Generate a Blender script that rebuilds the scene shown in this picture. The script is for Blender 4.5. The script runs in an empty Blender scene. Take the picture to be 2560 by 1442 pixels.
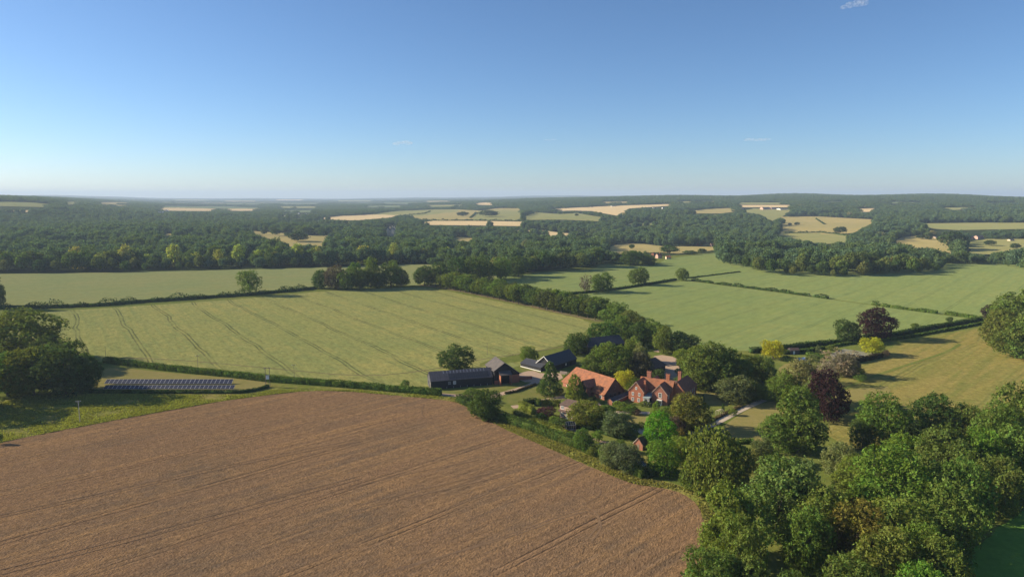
import bpy, math, random
import numpy as np
from mathutils import Vector, Matrix
from mathutils.geometry import delaunay_2d_cdt

S = bpy.context.scene
COL = S.collection
R = math.radians
# ---------------------------------------------------------------- camera, sky, sun, exposure
H_CAM = 85.0
F = 1707.0                      # focal length in photo pixels (photo 2560 wide)
CX, CY = 1280.0, 721.0
PITCH = math.atan((721 - 488) / F)
cam = bpy.data.objects.new('camera', bpy.data.cameras.new('camera'))
COL.objects.link(cam)
cam.data.sensor_width = 36
cam.data.lens = 36 * F / 2560
cam.data.clip_start = 1
cam.data.clip_end = 90000
cam.location = (0, 0, H_CAM)
cam.rotation_euler = (R(90) - PITCH, 0, 0)
S.camera = cam

SUN_EL, SUN_BACK = 24.0, 11.0   # elevation; the sun stands to the left, a little ahead of the camera
sdir = Vector((-math.cos(R(SUN_BACK)) * math.cos(R(SUN_EL)), math.sin(R(SUN_BACK)) * math.cos(R(SUN_EL)), math.sin(R(SUN_EL))))
sun = bpy.data.objects.new('sun', bpy.data.lights.new('sun', 'SUN'))
COL.objects.link(sun)
sun.data.energy = 5.0
sun.data.angle = R(0.5)
sun.data.color = (1.0, 0.86, 0.62)
sun.rotation_euler = sdir.to_track_quat('Z', 'Y').to_euler()
sun.location = (0, 0, 300)

W = bpy.data.worlds.new('World')
S.world = W
W.use_nodes = True
wn = W.node_tree
wn.nodes.clear()
wo = wn.nodes.new('ShaderNodeOutputWorld')
bg = wn.nodes.new('ShaderNodeBackground')
sk = wn.nodes.new('ShaderNodeTexSky')
sk.sky_type = 'NISHITA'
sk.sun_disc = False
sk.sun_elevation = R(SUN_EL)
sk.sun_rotation = math.atan2(sdir.x, sdir.y)
sk.altitude = 0
sk.air_density = 0.8
sk.dust_density = 0.28
sk.ozone_density = 7
bg.inputs['Strength'].default_value = 0.084
tint = wn.nodes.new('ShaderNodeMix'); tint.data_type = 'RGBA'; tint.blend_type = 'MULTIPLY'
tint.inputs[0].default_value = 1.0; tint.inputs[7].default_value = (1.09, .99, .90, 1)
hs = wn.nodes.new('ShaderNodeHueSaturation'); hs.inputs['Saturation'].default_value = 1.0
wn.links.new(sk.outputs[0], hs.inputs['Color']); wn.links.new(hs.outputs[0], tint.inputs[6]); wn.links.new(tint.outputs[2], bg.inputs['Color'])
wn.links.new(bg.outputs[0], wo.inputs[0])
S.view_settings.view_transform = 'Standard'
S.view_settings.look = 'None'
S.view_settings.exposure = 0.9
S.view_settings.gamma = 1.0
S.render.engine = 'CYCLES'
S.cycles.max_bounces = 5
S.cycles.diffuse_bounces = 2
S.cycles.transmission_bounces = 3
S.cycles.volume_bounces = 0
S.cycles.use_denoising = True

# ---------------------------------------------------------------- terrain and photo-to-ground
def sst(x, a, b):
    t = np.clip((x - a) / (b - a), 0, 1)
    return t * t * (3 - 2 * t)

def terrain(x, y):
    x = np.asarray(x, float); y = np.asarray(y, float)
    D = np.hypot(x, y)
    az = np.clip(np.arctan2(x, np.maximum(y, 1)), -1.0, 1.0)
    u = 1280 + F * np.tan(az)
    front = sst(y, 0, 400)
    z = 70 * sst(u, 780, 1750) * sst(D, 1250, 5200)
    z = z - 9 * sst(u, 500, 1300) * sst(D, 900, 1250) * (1 - sst(D, 1500, 2400))
    z = z + 70 * np.exp(-(np.maximum(u, 0) / 330.0) ** 2) * sst(D, 1900, 3400)
    z = z - np.maximum(0, D - 1500) ** 2 / 12.74e6          # the curve of the earth
    z = z + (5 * np.sin(x / 310 + 1) * np.sin(y / 270)) * sst(D, 950, 1900) * (1 - sst(D, 7000, 9000))
    z = z + sst(D, 12000, 19000) * (30 + 15 * np.sin(az * 9 + 1) + 9 * np.sin(az * 31) + 4 * np.sin(az * 83)) * (1 - sst(u, 1500, 1900))
    z = z + sst(D, 4200, 5600) * sst(u, 1500, 2000) * (9 * np.sin(az * 13 + 2) + 6 * np.sin(az * 37))
    return z * front

_T = np.geomspace(90, 26000, 2600)
def P(u, v, dz=0.0):
    """the point of the ground seen at pixel (u, v) of the 2560 x 1442 photograph"""
    v = max(v, 491)
    cx, cy = (u - CX) / F, -(v - CY) / F
    cp, sp = math.cos(PITCH), math.sin(PITCH)
    d = np.array([cx, cp + cy * sp, -sp + cy * cp])
    X = d[0] * _T; Y = d[1] * _T; Z = H_CAM + d[2] * _T
    g = Z - (terrain(X, Y) + dz)
    k = int(np.argmax(g < 0))
    if g[k] >= 0:
        k = len(_T) - 1; t = _T[k]
    elif k == 0:
        t = _T[0] * (H_CAM - dz) / max(1e-6, (H_CAM - (H_CAM + d[2] * _T[0])))
    else:
        t = _T[k - 1] + (_T[k] - _T[k - 1]) * g[k - 1] / (g[k - 1] - g[k])
    x, y = d[0] * t, d[1] * t
    return Vector((x, y, float(terrain(x, y)) + dz))

def depth(p):
    return p.y * math.cos(PITCH) + (H_CAM - p.z) * math.sin(PITCH)

def zat(y, v):
    """height of what is seen at pixel row v when it stands at forward distance y"""
    dep = math.atan((v - CY) / F) + PITCH
    return H_CAM - y * math.tan(dep)

def proj(x, y, z):
    cp, sp = math.cos(PITCH), math.sin(PITCH)
    dz = H_CAM - z
    dep = y * cp + dz * sp
    up = -y * sp * -1 * 0 + (y * sp - dz * cp)
    return CX + F * x / dep, CY - F * up / dep

# ---------------------------------------------------------------- materials
def mat(name):
    m = bpy.data.materials.new(name)
    m.use_nodes = True
    nt = m.node_tree
    nt.nodes.clear()
    out = nt.nodes.new('ShaderNodeOutputMaterial')
    return m, nt, out

class NT:
    def __init__(s, nt): s.nt = nt
    def n(s, typ, ins=None, **kw):
        nd = s.nt.nodes.new(typ)
        for k, v in kw.items(): setattr(nd, k, v)
        for k, v in (ins or {}).items():
            sock = nd.inputs[k]
            if hasattr(v, 'is_output') or isinstance(v, bpy.types.NodeSocket): s.nt.links.new(v, sock)
            else: sock.default_value = v
        return nd
    def math(s, op, a, b=0.0, c=None, clamp=False):
        ins = {0: a, 1: b}
        if c is not None: ins[2] = c
        nd = s.n('ShaderNodeMath', ins, operation=op); nd.use_clamp = clamp
        return nd.outputs[0]
    def mix(s, f, a, b, blend='MIX'):
        nd = s.nt.nodes.new('ShaderNodeMix'); nd.data_type = 'RGBA'; nd.blend_type = blend
        for sock, v in ((nd.inputs[0], f), (nd.inputs[6], a), (nd.inputs[7], b)):
            if isinstance(v, bpy.types.NodeSocket): s.nt.links.new(v, sock)
            elif isinstance(v, (int, float)): sock.default_value = v
            else: sock.default_value = (*v, 1) if len(v) == 3 else v
        return nd.outputs[2]
    def noise(s, scale, detail=3, vec=None, rough=.55, dist=0.0):
        ins = {'Scale': scale, 'Detail': detail, 'Roughness': rough, 'Distortion': dist}
        if vec is not None: ins['Vector'] = vec
        return s.n('ShaderNodeTexNoise', ins).outputs[0]
    def ramp(s, f, a, b):
        nd = s.n('ShaderNodeMapRange', {0: f, 1: a, 2: b, 3: 0.0, 4: 1.0}); nd.clamp = True
        return nd.outputs[0]
    def pos(s, scale=(1, 1, 1), rot=0.0):
        g = s.n('ShaderNodeNewGeometry')
        mp = s.n('ShaderNodeMapping', {'Vector': g.outputs['Position'], 'Rotation': (0, 0, rot), 'Scale': scale}, vector_type='TEXTURE')
        mp2 = mp.outputs[0]
        if scale != (1, 1, 1):
            mp.inputs['Scale'].default_value = scale
        return mp2

def sep(t, v):
    return t.n('ShaderNodeSeparateXYZ', {0: v}).outputs

def field_mat(name, a, b, c, line_dir=None, spacing=24.0, line_col=(.05, .05, .03), line_str=.6, gauge=1.0, wid=.32, big=.012, fine=1.6,
              bump=0.15, row=0.0, rowstr=.2, streak=0.0, wob=1.0, rough=.2, bdist=.3, fstr=.5, clot=None, aniso=1.0):
    """ploughed, sown or grown land: patches, fine grain, tramline pairs and drill rows running along line_dir"""
    m, nt, out = mat(name); t = NT(nt)
    g = t.n('ShaderNodeNewGeometry').outputs['Position']
    n1 = t.noise(big, 4, g, .6, .6)
    gf = g
    if aniso != 1.0 and line_dir is not None:
        th0 = math.atan2(line_dir[1], line_dir[0])
        gf = t.n('ShaderNodeMapping', {'Vector': t.n('ShaderNodeMapping', {'Vector': g, 'Rotation': (0, 0, -th0)}).outputs[0], 'Scale': (aniso, 1, 1)}).outputs[0]
    n2 = t.noise(fine, 3, gf, .65)
    n3 = t.noise(big * 7, 3, g, .6)
    col = t.mix(t.ramp(n1, .36, .64), a, b)
    col = t.mix(t.math('MULTIPLY', t.ramp(n3, .45, .72), .6), col, c)
    hgt = n2
    if line_dir is not None:
        th = math.atan2(line_dir[1], line_dir[0])
        mp = t.n('ShaderNodeMapping', {'Vector': g, 'Rotation': (0, 0, -th)}).outputs[0]
        wobn = t.math('MULTIPLY', t.math('SUBTRACT', t.noise(.012, 2, g), .5), 14 * wob)
        xyz = sep(t, mp)
        across = t.math('ADD', xyz[1], wobn)
        per = t.math('MULTIPLY', t.math('ABSOLUTE', t.math('SUBTRACT', t.math('FRACT', t.math('DIVIDE', across, spacing)), .5)), spacing)
        d = t.math('ABSOLUTE', t.math('SUBTRACT', per, gauge))
        ln = t.math('SUBTRACT', 1.0, t.ramp(d, wid * .4, wid * 1.4))
        brk = t.ramp(t.noise(.03, 3, g), .3, .55)
        ln = t.math('MULTIPLY', t.math('MULTIPLY', ln, line_str), brk)
        if streak > 0:
            sm = t.n('ShaderNodeMapping', {'Vector': g, 'Rotation': (0, 0, -th)}).outputs[0]
            sm = t.n('ShaderNodeMapping', {'Vector': sm, 'Scale': (.012, .35, 1)}).outputs[0]
            sn = t.noise(1.0, 4, sm, .6, .3)
            col = t.mix(t.math('MULTIPLY', t.ramp(sn, .42, .68), streak), col, c)
            sm2 = t.n('ShaderNodeMapping', {'Vector': t.n('ShaderNodeMapping', {'Vector': g, 'Rotation': (0, 0, -th)}).outputs[0], 'Scale': (.006, .06, 1), 'Location': (3.3, 7.1, 0)}).outputs[0]
            col = t.mix(t.math('MULTIPLY', t.ramp(t.noise(1.0, 3, sm2, .6, .4), .50, .60), streak * .8), col, a)
            hgt = t.math('ADD', hgt, t.math('MULTIPLY', sn, .8))
        if row > 0:
            rw = t.math('SINE', t.math('MULTIPLY', across, 2 * math.pi / row))
            rn = t.ramp(t.noise(.05, 3, gf), .42, .62)
            rr = t.math('MULTIPLY', t.math('MULTIPLY', t.ramp(rw, 0, 1), rn), rowstr)
            col = t.mix(rr, col, tuple(x * .6 for x in c))
            hgt = t.math('ADD', hgt, t.math('MULTIPLY', t.math('MULTIPLY', rw, rn), rowstr * .3))
        col = t.mix(ln, col, line_col)
        hgt = t.math('SUBTRACT', hgt, t.math('MULTIPLY', ln, .8))
    n4 = t.noise(fine * .32, 4, gf, .7)
    n2 = t.math('ADD', t.math('MULTIPLY', n2, .55), t.math('MULTIPLY', t.ramp(n4, .3, .7), .45))
    if clot is not None:
        col = t.mix(t.math('MULTIPLY', t.ramp(t.noise(fine * .55, 3, gf, .7), .50, .66), .75), col, clot)
    sc = t.math('ADD', 1 - fstr * .5, t.math('MULTIPLY', n2, fstr))
    col = t.mix(1.0, col, t.n('ShaderNodeCombineColor', {0: sc, 1: sc, 2: sc}).outputs[0], 'MULTIPLY')
    bp = t.n('ShaderNodeBump', {'Strength': bump, 'Distance': bdist, 'Height': hgt})
    bs = t.n('ShaderNodeBsdfDiffuse', {'Color': col, 'Roughness': rough, 'Normal': bp.outputs[0]})
    nt.links.new(bs.outputs[0], out.inputs[0])
    return m

def plain(name, c1, c2=None, scale=1.0, rough=.8, spec=.3, bump=0.0, rows=0.0, rowax=2, metal=0.0, rowamt=.35, detail=4):
    """paint, render, brick, tiles, metal: two tones mottled together, optional courses or seams"""
    m, nt, out = mat(name); t = NT(nt)
    c2 = c2 or tuple(x * .8 for x in c1)
    tc = t.n('ShaderNodeTexCoord').outputs['Object']
    n1 = t.noise(scale, detail, tc, .65)
    col = t.mix(t.ramp(n1, .35, .65), c1, c2)
    h = n1
    if rows > 0:
        xyz = sep(t, tc)
        w = t.math('FRACT', t.math('DIVIDE', xyz[rowax], rows))
        w = t.ramp(w, .0, .25)
        col = t.mix(t.math('MULTIPLY', t.math('SUBTRACT', 1.0, w), rowamt), col, tuple(x * .35 for x in c1))
        h = t.math('ADD', h, w)
    ins = {'Base Color': col, 'Roughness': rough, 'Specular IOR Level': spec, 'Metallic': metal}
    if bump:
        ins['Normal'] = t.n('ShaderNodeBump', {'Strength': bump, 'Distance': .05, 'Height': h}).outputs[0]
    bs = t.n('ShaderNodeBsdfPrincipled', ins)
    nt.links.new(bs.outputs[0], out.inputs[0])
    return m

def leaf_mat(name, use_ramp=False, cols=None, transl=.36):
    """leaves: the tint of the plant, mottled from spray to spray"""
    m, nt, out = mat(name); t = NT(nt)
    oi = t.n('ShaderNodeObjectInfo')
    if use_ramp:
        cr = t.n('ShaderNodeValToRGB', {0: oi.outputs['Random']})
        el = cr.color_ramp.elements
        for i, c in enumerate(cols):
            e = el[i] if i < 2 else el.new(0)
            e.position = i / (len(cols) - 1); e.color = (*c, 1)
        base = cr.outputs[0]
    else:
        base = oi.outputs['Color']
    ri = t.n('ShaderNodeNewGeometry').outputs['Random Per Island']
    k = t.math('ADD', .68, t.math('MULTIPLY', ri, .64))
    cc = t.n('ShaderNodeCombineColor', {0: k, 1: k, 2: t.math('MULTIPLY', k, .95)}).outputs[0]
    col = t.mix(1.0, base, cc, 'MULTIPLY')
    tc = t.n('ShaderNodeTexCoord').outputs['Object']
    mot = t.noise(5.5 if name != 'hedge_leaves' else .5, 3, tc, .6)
    hs = t.n('ShaderNodeHueSaturation', {'Hue': t.math('ADD', t.math('MULTIPLY', t.ramp(mot, .3, .7), .035), t.math('ADD', .462, t.math('MULTIPLY', ri, .036))), 'Saturation': 1.0,
                                         'Value': t.math('ADD', .72, t.math('MULTIPLY', t.ramp(mot, .3, .7), .62)), 'Color': col}).outputs[0]
    df = t.n('ShaderNodeBsdfDiffuse', {'Color': hs})
    tl = t.n('ShaderNodeBsdfTranslucent', {'Color': t.mix(1.0, hs, (1.15, 1.2, .55, 1), 'MULTIPLY')})
    mx = t.n('ShaderNodeMixShader', {0: transl, 1: df.outputs[0], 2: tl.outputs[0]})
    nt.links.new(mx.outputs[0], out.inputs[0])
    return m

_ones = ['', 'first', 'second', 'third', 'fourth', 'fifth', 'sixth', 'seventh', 'eighth', 'ninth']
_teen = ['tenth', 'eleventh', 'twelfth', 'thirteenth', 'fourteenth', 'fifteenth', 'sixteenth', 'seventeenth', 'eighteenth', 'nineteenth']
_tens = ['', '', 'twenty', 'thirty', 'forty', 'fifty', 'sixty', 'seventy', 'eighty', 'ninety']
def ordinal(n):
    if n < 10: return _ones[n]
    if n < 20: return _teen[n - 10]
    t, o = divmod(n, 10)
    return _tens[t][:-1] + 'ieth' if o == 0 else _tens[t] + '-' + _ones[o]
M = {}
WOODCOLS = [(.095, .135, .042), (.150, .205, .052), (.065, .105, .042), (.240, .270, .070), (.110, .170, .060), (.055, .090, .045), (.190, .245, .060), (.215, .215, .095), (.080, .125, .042), (.260, .230, .095), (.080, .130, .080)]
M['leaf'] = leaf_mat('leaves')
M['leafwood'] = leaf_mat('wood_leaves', True, [tuple(x * 1.2 for x in c) for c in WOODCOLS], .3)
M['bark'] = plain('bark', (.12, .095, .07), (.06, .05, .04), 6, .9)
M['palebark'] = plain('pale_bark', (.35, .31, .25), (.2, .17, .14), 6, .9)

# ---------------------------------------------------------------- object helpers
def setp(o, label=None, cat=None, group=None, kind=None):
    if label: o['label'] = label
    if cat: o['category'] = cat
    if group: o['group'] = group
    if kind: o['kind'] = kind
    return o

def empty(name, loc, rz=0.0, label=None, cat=None, group=None):
    o = bpy.data.objects.new(name, None)
    COL.objects.link(o)
    o.location = loc; o.rotation_euler = (0, 0, rz)
    return setp(o, label, cat, group)

def mesh_np(name, verts, quads, mats):
    """mesh from an (n,3) array and an (m,4) or (m,3) array of corners"""
    me = bpy.data.meshes.new(name)
    verts = np.asarray(verts, np.float32); quads = np.asarray(quads, np.int32)
    k = quads.shape[1]
    me.vertices.add(len(verts)); me.vertices.foreach_set('co', verts.ravel())
    me.loops.add(quads.size); me.loops.foreach_set('vertex_index', quads.ravel())
    me.polygons.add(len(quads))
    me.polygons.foreach_set('loop_start', np.arange(0, quads.size, k, dtype=np.int32))
    me.polygons.foreach_set('loop_total', np.full(len(quads), k, np.int32))
    me.update(calc_edges=True)
    for mm in (mats if isinstance(mats, (list, tuple)) else [mats]): me.materials.append(mm)
    return me

def ob(name, me, parent=None, loc=None):
    o = bpy.data.objects.new(name, me)
    COL.objects.link(o)
    if parent is not None: o.parent = parent
    if loc is not None: o.location = loc
    return o

class MB:
    """collects faces of several materials, links them as one mesh object"""
    def __init__(s): s.v = []; s.f = []
    def add(s, vs, fs):
        b = len(s.v); s.v += [tuple(x) for x in vs]; s.f += [tuple(i + b for i in f) for f in fs]; return s
    def box(s, x0, x1, y0, y1, z0, z1):
        vs = [(x0, y0, z0), (x1, y0, z0), (x1, y1, z0), (x0, y1, z0), (x0, y0, z1), (x1, y0, z1), (x1, y1, z1), (x0, y1, z1)]
        return s.add(vs, [(3, 2, 1, 0), (4, 5, 6, 7), (0, 1, 5, 4), (1, 2, 6, 5), (2, 3, 7, 6), (3, 0, 4, 7)])
    def slab(s, quad, th):
        """a thick plate: quad is its under side, thickened along its normal"""
        q = [Vector(p) for p in quad]
        n = (q[1] - q[0]).cross(q[2] - q[0]).normalized() * th
        k = len(q)
        fs = [tuple(range(k - 1, -1, -1)), tuple(range(k, 2 * k))] + [(i, (i + 1) % k, (i + 1) % k + k, i + k) for i in range(k)]
        return s.add(q + [p + n for p in q], fs)
    def tube(s, a, b, r0, r1, n=7, cap=True):
        a, b = Vector(a), Vector(b); d = (b - a).normalized()
        x = d.orthogonal().normalized(); y = d.cross(x)
        vs = [p + (x * math.cos(2 * math.pi * i / n) + y * math.sin(2 * math.pi * i / n)) * r for p, r in ((a, r0), (b, r1)) for i in range(n)]
        fs = [(i, (i + 1) % n, (i + 1) % n + n, i + n) for i in range(n)]
        if cap: fs += [tuple(range(n - 1, -1, -1)), tuple(range(n, 2 * n))]
        return s.add(vs, fs)
    def build(s, name, m, parent=None, loc=None):
        me = bpy.data.meshes.new(name)
        me.from_pydata(s.v, [], s.f); me.update()
        me.materials.append(m)
        return ob(name, me, parent, loc)

# ---------------------------------------------------------------- foliage
def leaf_quads(c, n, size, rng, jit=.75, elong=1.0):
    """one small leaf spray per centre c, facing about n"""
    k = len(c)
    n = n + rng.normal(0, jit, (k, 3)); n /= np.linalg.norm(n, axis=1)[:, None] + 1e-9
    a = np.cross(n, rng.normal(0, 1, (k, 3))); a /= np.linalg.norm(a, axis=1)[:, None] + 1e-9
    b = np.cross(n, a)
    s = (size * np.clip(rng.lognormal(-.08, .36, k), .4, 1.6))[:, None] * .5
    s2 = s * rng.uniform(.55, 1.0, k)[:, None] * elong
    lift = n * s * rng.uniform(-.35, .35, k)[:, None]
    v = np.stack([c - a * s, c - b * s2 + lift, c + a * s, c + b * s2 + lift], 1)
    return v.reshape(-1, 3)

def fan(k):
    return np.arange(k * 4).reshape(-1, 4)

def lobes_for(kind, rng):
    L = []
    def add(x, y, z, r): L.append((x, y, z, r))
    if kind in ('round', 'oak', 'flat', 'sparse', 'willow'):
        n = {'round': 34, 'oak': 22, 'flat': 30, 'sparse': 18, 'willow': 26}[kind]
        rx = {'round': .36, 'oak': .36, 'flat': .40, 'sparse': .33, 'willow': .32}[kind]
        add(0, 0, .52, .27)
        sx, sy = rng.uniform(-.06, .06, 2)
        for i in range(n):
            th = rng.uniform(0, 2 * math.pi); cz = rng.uniform(-.8, 1)
            rr = math.sqrt(1 - cz * cz) * rng.uniform(.75, 1.05)
            r = rng.uniform(.10, .20) * (1.0 if kind != 'sparse' else .8)
            z = .54 + cz * .33
            if kind == 'willow': z = .58 + cz * .3
            add(math.cos(th) * rr * rx + sx * cz, math.sin(th) * rr * rx + sy * cz, z, r)
        for i in range(7):
            th = rng.uniform(0, 2 * math.pi)
            add(math.cos(th) * .3, math.sin(th) * .3, rng.uniform(.2, .38), rng.uniform(.10, .17))
        if kind in ('round', 'willow'):
            for i in range(9):
                th = rng.uniform(0, 2 * math.pi); q = rng.uniform(.12, .30)
                add(math.cos(th) * q, math.sin(th) * q, rng.uniform(.10, .24), rng.uniform(.09, .15))
    elif kind == 'tall':
        for i in range(34):
            z = rng.uniform(.14, .95); w = .36 * (1 - abs((z - .42) / .62) ** 2.2)
            th = rng.uniform(0, 2 * math.pi); rr = rng.uniform(.5, 1.0) * w
            add(math.cos(th) * rr, math.sin(th) * rr, z, rng.uniform(.09, .16))
        for z in (.25, .4, .55, .7): add(0, 0, z, .2)
    elif kind == 'cone':
        for i in range(46):
            z = rng.uniform(.06, .98) ** 1.1; w = .42 * (1 - z) ** .62 * min(1, .55 + z * 3)
            th = rng.uniform(0, 2 * math.pi)
            add(math.cos(th) * w * .75, math.sin(th) * w * .75, z * .95, .05 + w * .3)
        for z in (.2, .35, .5, .65, .8): add(0, 0, z, .34 * (1 - z) ** .6)
    elif kind == 'ball':
        add(0, 0, .56, .34)
        for i in range(16):
            th = rng.uniform(0, 2 * math.pi); cz = rng.uniform(-.85, 1)
            rr = math.sqrt(1 - cz * cz)
            add(math.cos(th) * rr * .32, math.sin(th) * rr * .32, .56 + cz * .27, rng.uniform(.10, .17))
    elif kind == 'clump':      # four or five crowns grown together, for woods far off
        for i in range(6):
            x, y = rng.uniform(-.36, .36, 2); h = rng.uniform(.45, .8)
            add(x, y, h, .2)
            for j in range(5):
                th = rng.uniform(0, 2 * math.pi)
                add(x + math.cos(th) * .13, y + math.sin(th) * .13, h + rng.uniform(-.2, .1), .12)
    elif kind == 'bush':
        add(0, 0, .4, .36)
        for i in range(16):
            th = rng.uniform(0, 2 * math.pi); cz = rng.uniform(-.2, 1)
            rr = math.sqrt(1 - cz * cz)
            add(math.cos(th) * rr * .34, math.sin(th) * rr * .34, .36 + cz * .36, rng.uniform(.12, .2))
    return np.array(L)

def crown_mesh(name, kind, seed, nleaf, size, material):
    rng = np.random.default_rng(seed)
    L = lobes_for(kind, rng)
    w = L[:, 3] ** 2; w /= w.sum()
    per = 9 if nleaf > 2000 else 4
    ncl = nleaf * 2 // per
    idx = rng.choice(len(L), ncl, p=w)
    d = rng.normal(0, 1, (ncl, 3)); d[:, 2] += .25
    d /= np.linalg.norm(d, axis=1)[:, None]
    rad = L[idx, 3] * rng.uniform(.60, 1.16, ncl)
    c = L[idx, :3] + d * rad[:, None]
    # sprays: leaves bunch round a common twig end and face about the same way
    d = d + rng.normal(0, .45, d.shape); d /= np.linalg.norm(d, axis=1)[:, None]
    idx = np.repeat(idx, per); c = np.repeat(c, per, 0); d = np.repeat(d, per, 0)
    c = c + rng.normal(0, size * .55, c.shape)
    pm = rng.permutation(len(idx)); idx, c, d = idx[pm], c[pm], d[pm]
    inside = np.zeros(len(c), bool)
    for j in range(len(L)):
        dd = np.linalg.norm(c - L[j, :3], axis=1)
        inside |= (dd < L[j, 3] * .72) & (idx != j)
    keep = np.nonzero(~inside & (c[:, 2] > .03))[0][:nleaf]
    c, d = c[keep], d[keep]
    if kind == 'willow':      # hanging sprays
        m = rng.random(len(c)) < .6
        c[m, 2] -= rng.random(m.sum()) ** 1.5 * .42
        c = c[c[:, 2] > .05]; d = d[:len(c)]
    v = leaf_quads(c, d, size, rng, .42 if kind != 'sparse' else 1.0)
    if kind == 'willow':
        vv = v.reshape(-1, 4, 3); cc = vv.mean(1, keepdims=True); vv[:, :, 2] = cc[:, :, 0 + 2] + (vv[:, :, 2] - cc[:, :, 2]) * 1.9; v = vv.reshape(-1, 3)
    # fit to a unit box: +-0.5 sideways, top at 1
    sx = np.percentile(np.abs(v[:, :2]), 98); v[:, :2] *= .5 / sx
    zt = np.percentile(v[:, 2], 99.8); v[:, 2] *= 1.0 / zt
    return mesh_np(name, v, fan(len(v) // 4), material)

def trunk_mesh(name, seed, m, top=.62, r=.028, limbs=6, spread=.28, bare=False):
    rng = random.Random(seed); b = MB()
    pts = [Vector((0, 0, -.02))]
    for i in range(1, 5):
        pts.append(Vector((rng.uniform(-.02, .02) * i / 2, rng.uniform(-.02, .02) * i / 2, top * i / 4)))
    for i in range(4):
        b.tube(pts[i], pts[i + 1], r * (1.25 if i == 0 else 1 - .2 * i), r * (1 - .2 * (i + 1)), 8)
    for i in range(limbs):
        k = rng.uniform(.35, .95); p = pts[0].lerp(pts[4], k)
        th = 2 * math.pi * i / limbs + rng.uniform(-.4, .4)
        q = p + Vector((math.cos(th) * spread, math.sin(th) * spread, rng.uniform(.15, .3)))
        mid = p.lerp(q, .5) + Vector((0, 0, -.02))
        b.tube(p, mid, r * .45, r * .3, 6); b.tube(mid, q, r * .3, r * .1, 6)
        if bare:
            for j in range(5):
                a0 = mid.lerp(q, rng.random()); a1 = a0 + Vector((rng.uniform(-.14, .14), rng.uniform(-.14, .14), rng.uniform(.02, .16)))
                b.tube(a0, a1, r * .2, r * .05, 4)
    me = bpy.data.meshes.new(name); me.from_pydata(b.v, [], b.f); me.update(); me.materials.append(m)
    return me

CR = {}
def reg(kind, seeds, nleaf, size, key=None, m='leaf'):
    CR[key or kind] = [crown_mesh((key or kind) + '_crown', kind, s, nleaf, size, M[m]) for s in seeds]
reg('round', (1, 2, 3, 4, 5, 6, 7, 8), 15000, .028)
reg('oak', (11, 12), 6500, .034)
reg('flat', (21, 22), 9000, .034)
reg('tall', (31, 32, 33), 11000, .032)
reg('cone', (41, 42), 8000, .036)
reg('ball', (51, 52, 53, 54), 3200, .05)
reg('bush', (61, 62, 63), 2200, .055)
reg('willow', (71, 72), 9000, .03)
reg('sparse', (81, 82), 2400, .032)
reg('ball', (91, 92, 93, 94, 95), 1900, .07, 'mid')
reg('tall', (96, 97, 98), 1100, .085, 'midtall')
reg('tall', (99,), 700, .10, 'midpine')
TRK = [trunk_mesh('trunk', s, M['bark']) for s in (1, 2, 3)]
TRKB = [trunk_mesh('trunk', 7, M['palebark'], .75, .03, 11, .3, True)]
_tc = [0]
def tree_at(p, Wd, Ht, kind, col, label, name='broadleaf_tree', cat='tree', group=None, trunk=True, single=False):
    _tc[0] += 1; i = _tc[0]
    rng = random.Random(i * 7 + 1)
    lst = CR[kind]; me = lst[i % len(lst)]
    c = [x * rng.uniform(.9, 1.1) for x in col]
    if single:
        o = ob(name, me, None, p)
        o.scale = (Wd, Wd, Ht); o.rotation_euler = (0, 0, rng.uniform(0, 6.28)); o.color = (*c, 1)
        return setp(o, label, cat, group)
    r = empty(name, p, rng.uniform(0, 6.28), label, cat, group)
    o = ob('crown' if cat == 'tree' else 'foliage', me, r); o.scale = (Wd, Wd, Ht); o.color = (*c, 1)
    if trunk:
        tm = (TRKB if kind == 'sparse' else TRK)
        k = ob('trunk', tm[i % len(tm)], r); k.scale = (Wd, Wd, Ht)
    return r

def tree(u, vt, vb, w, kind, col, label, name='broadleaf_tree', cat='tree', group=None, **kw):
    p = P(u, vb)
    Wd = w * depth(p) / F
    Ht = max(.5, zat(p.y, vt) - p.z)
    p.z -= .1
    return tree_at(p, Wd, Ht, kind, col, label, name, cat, group, **kw)

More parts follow.
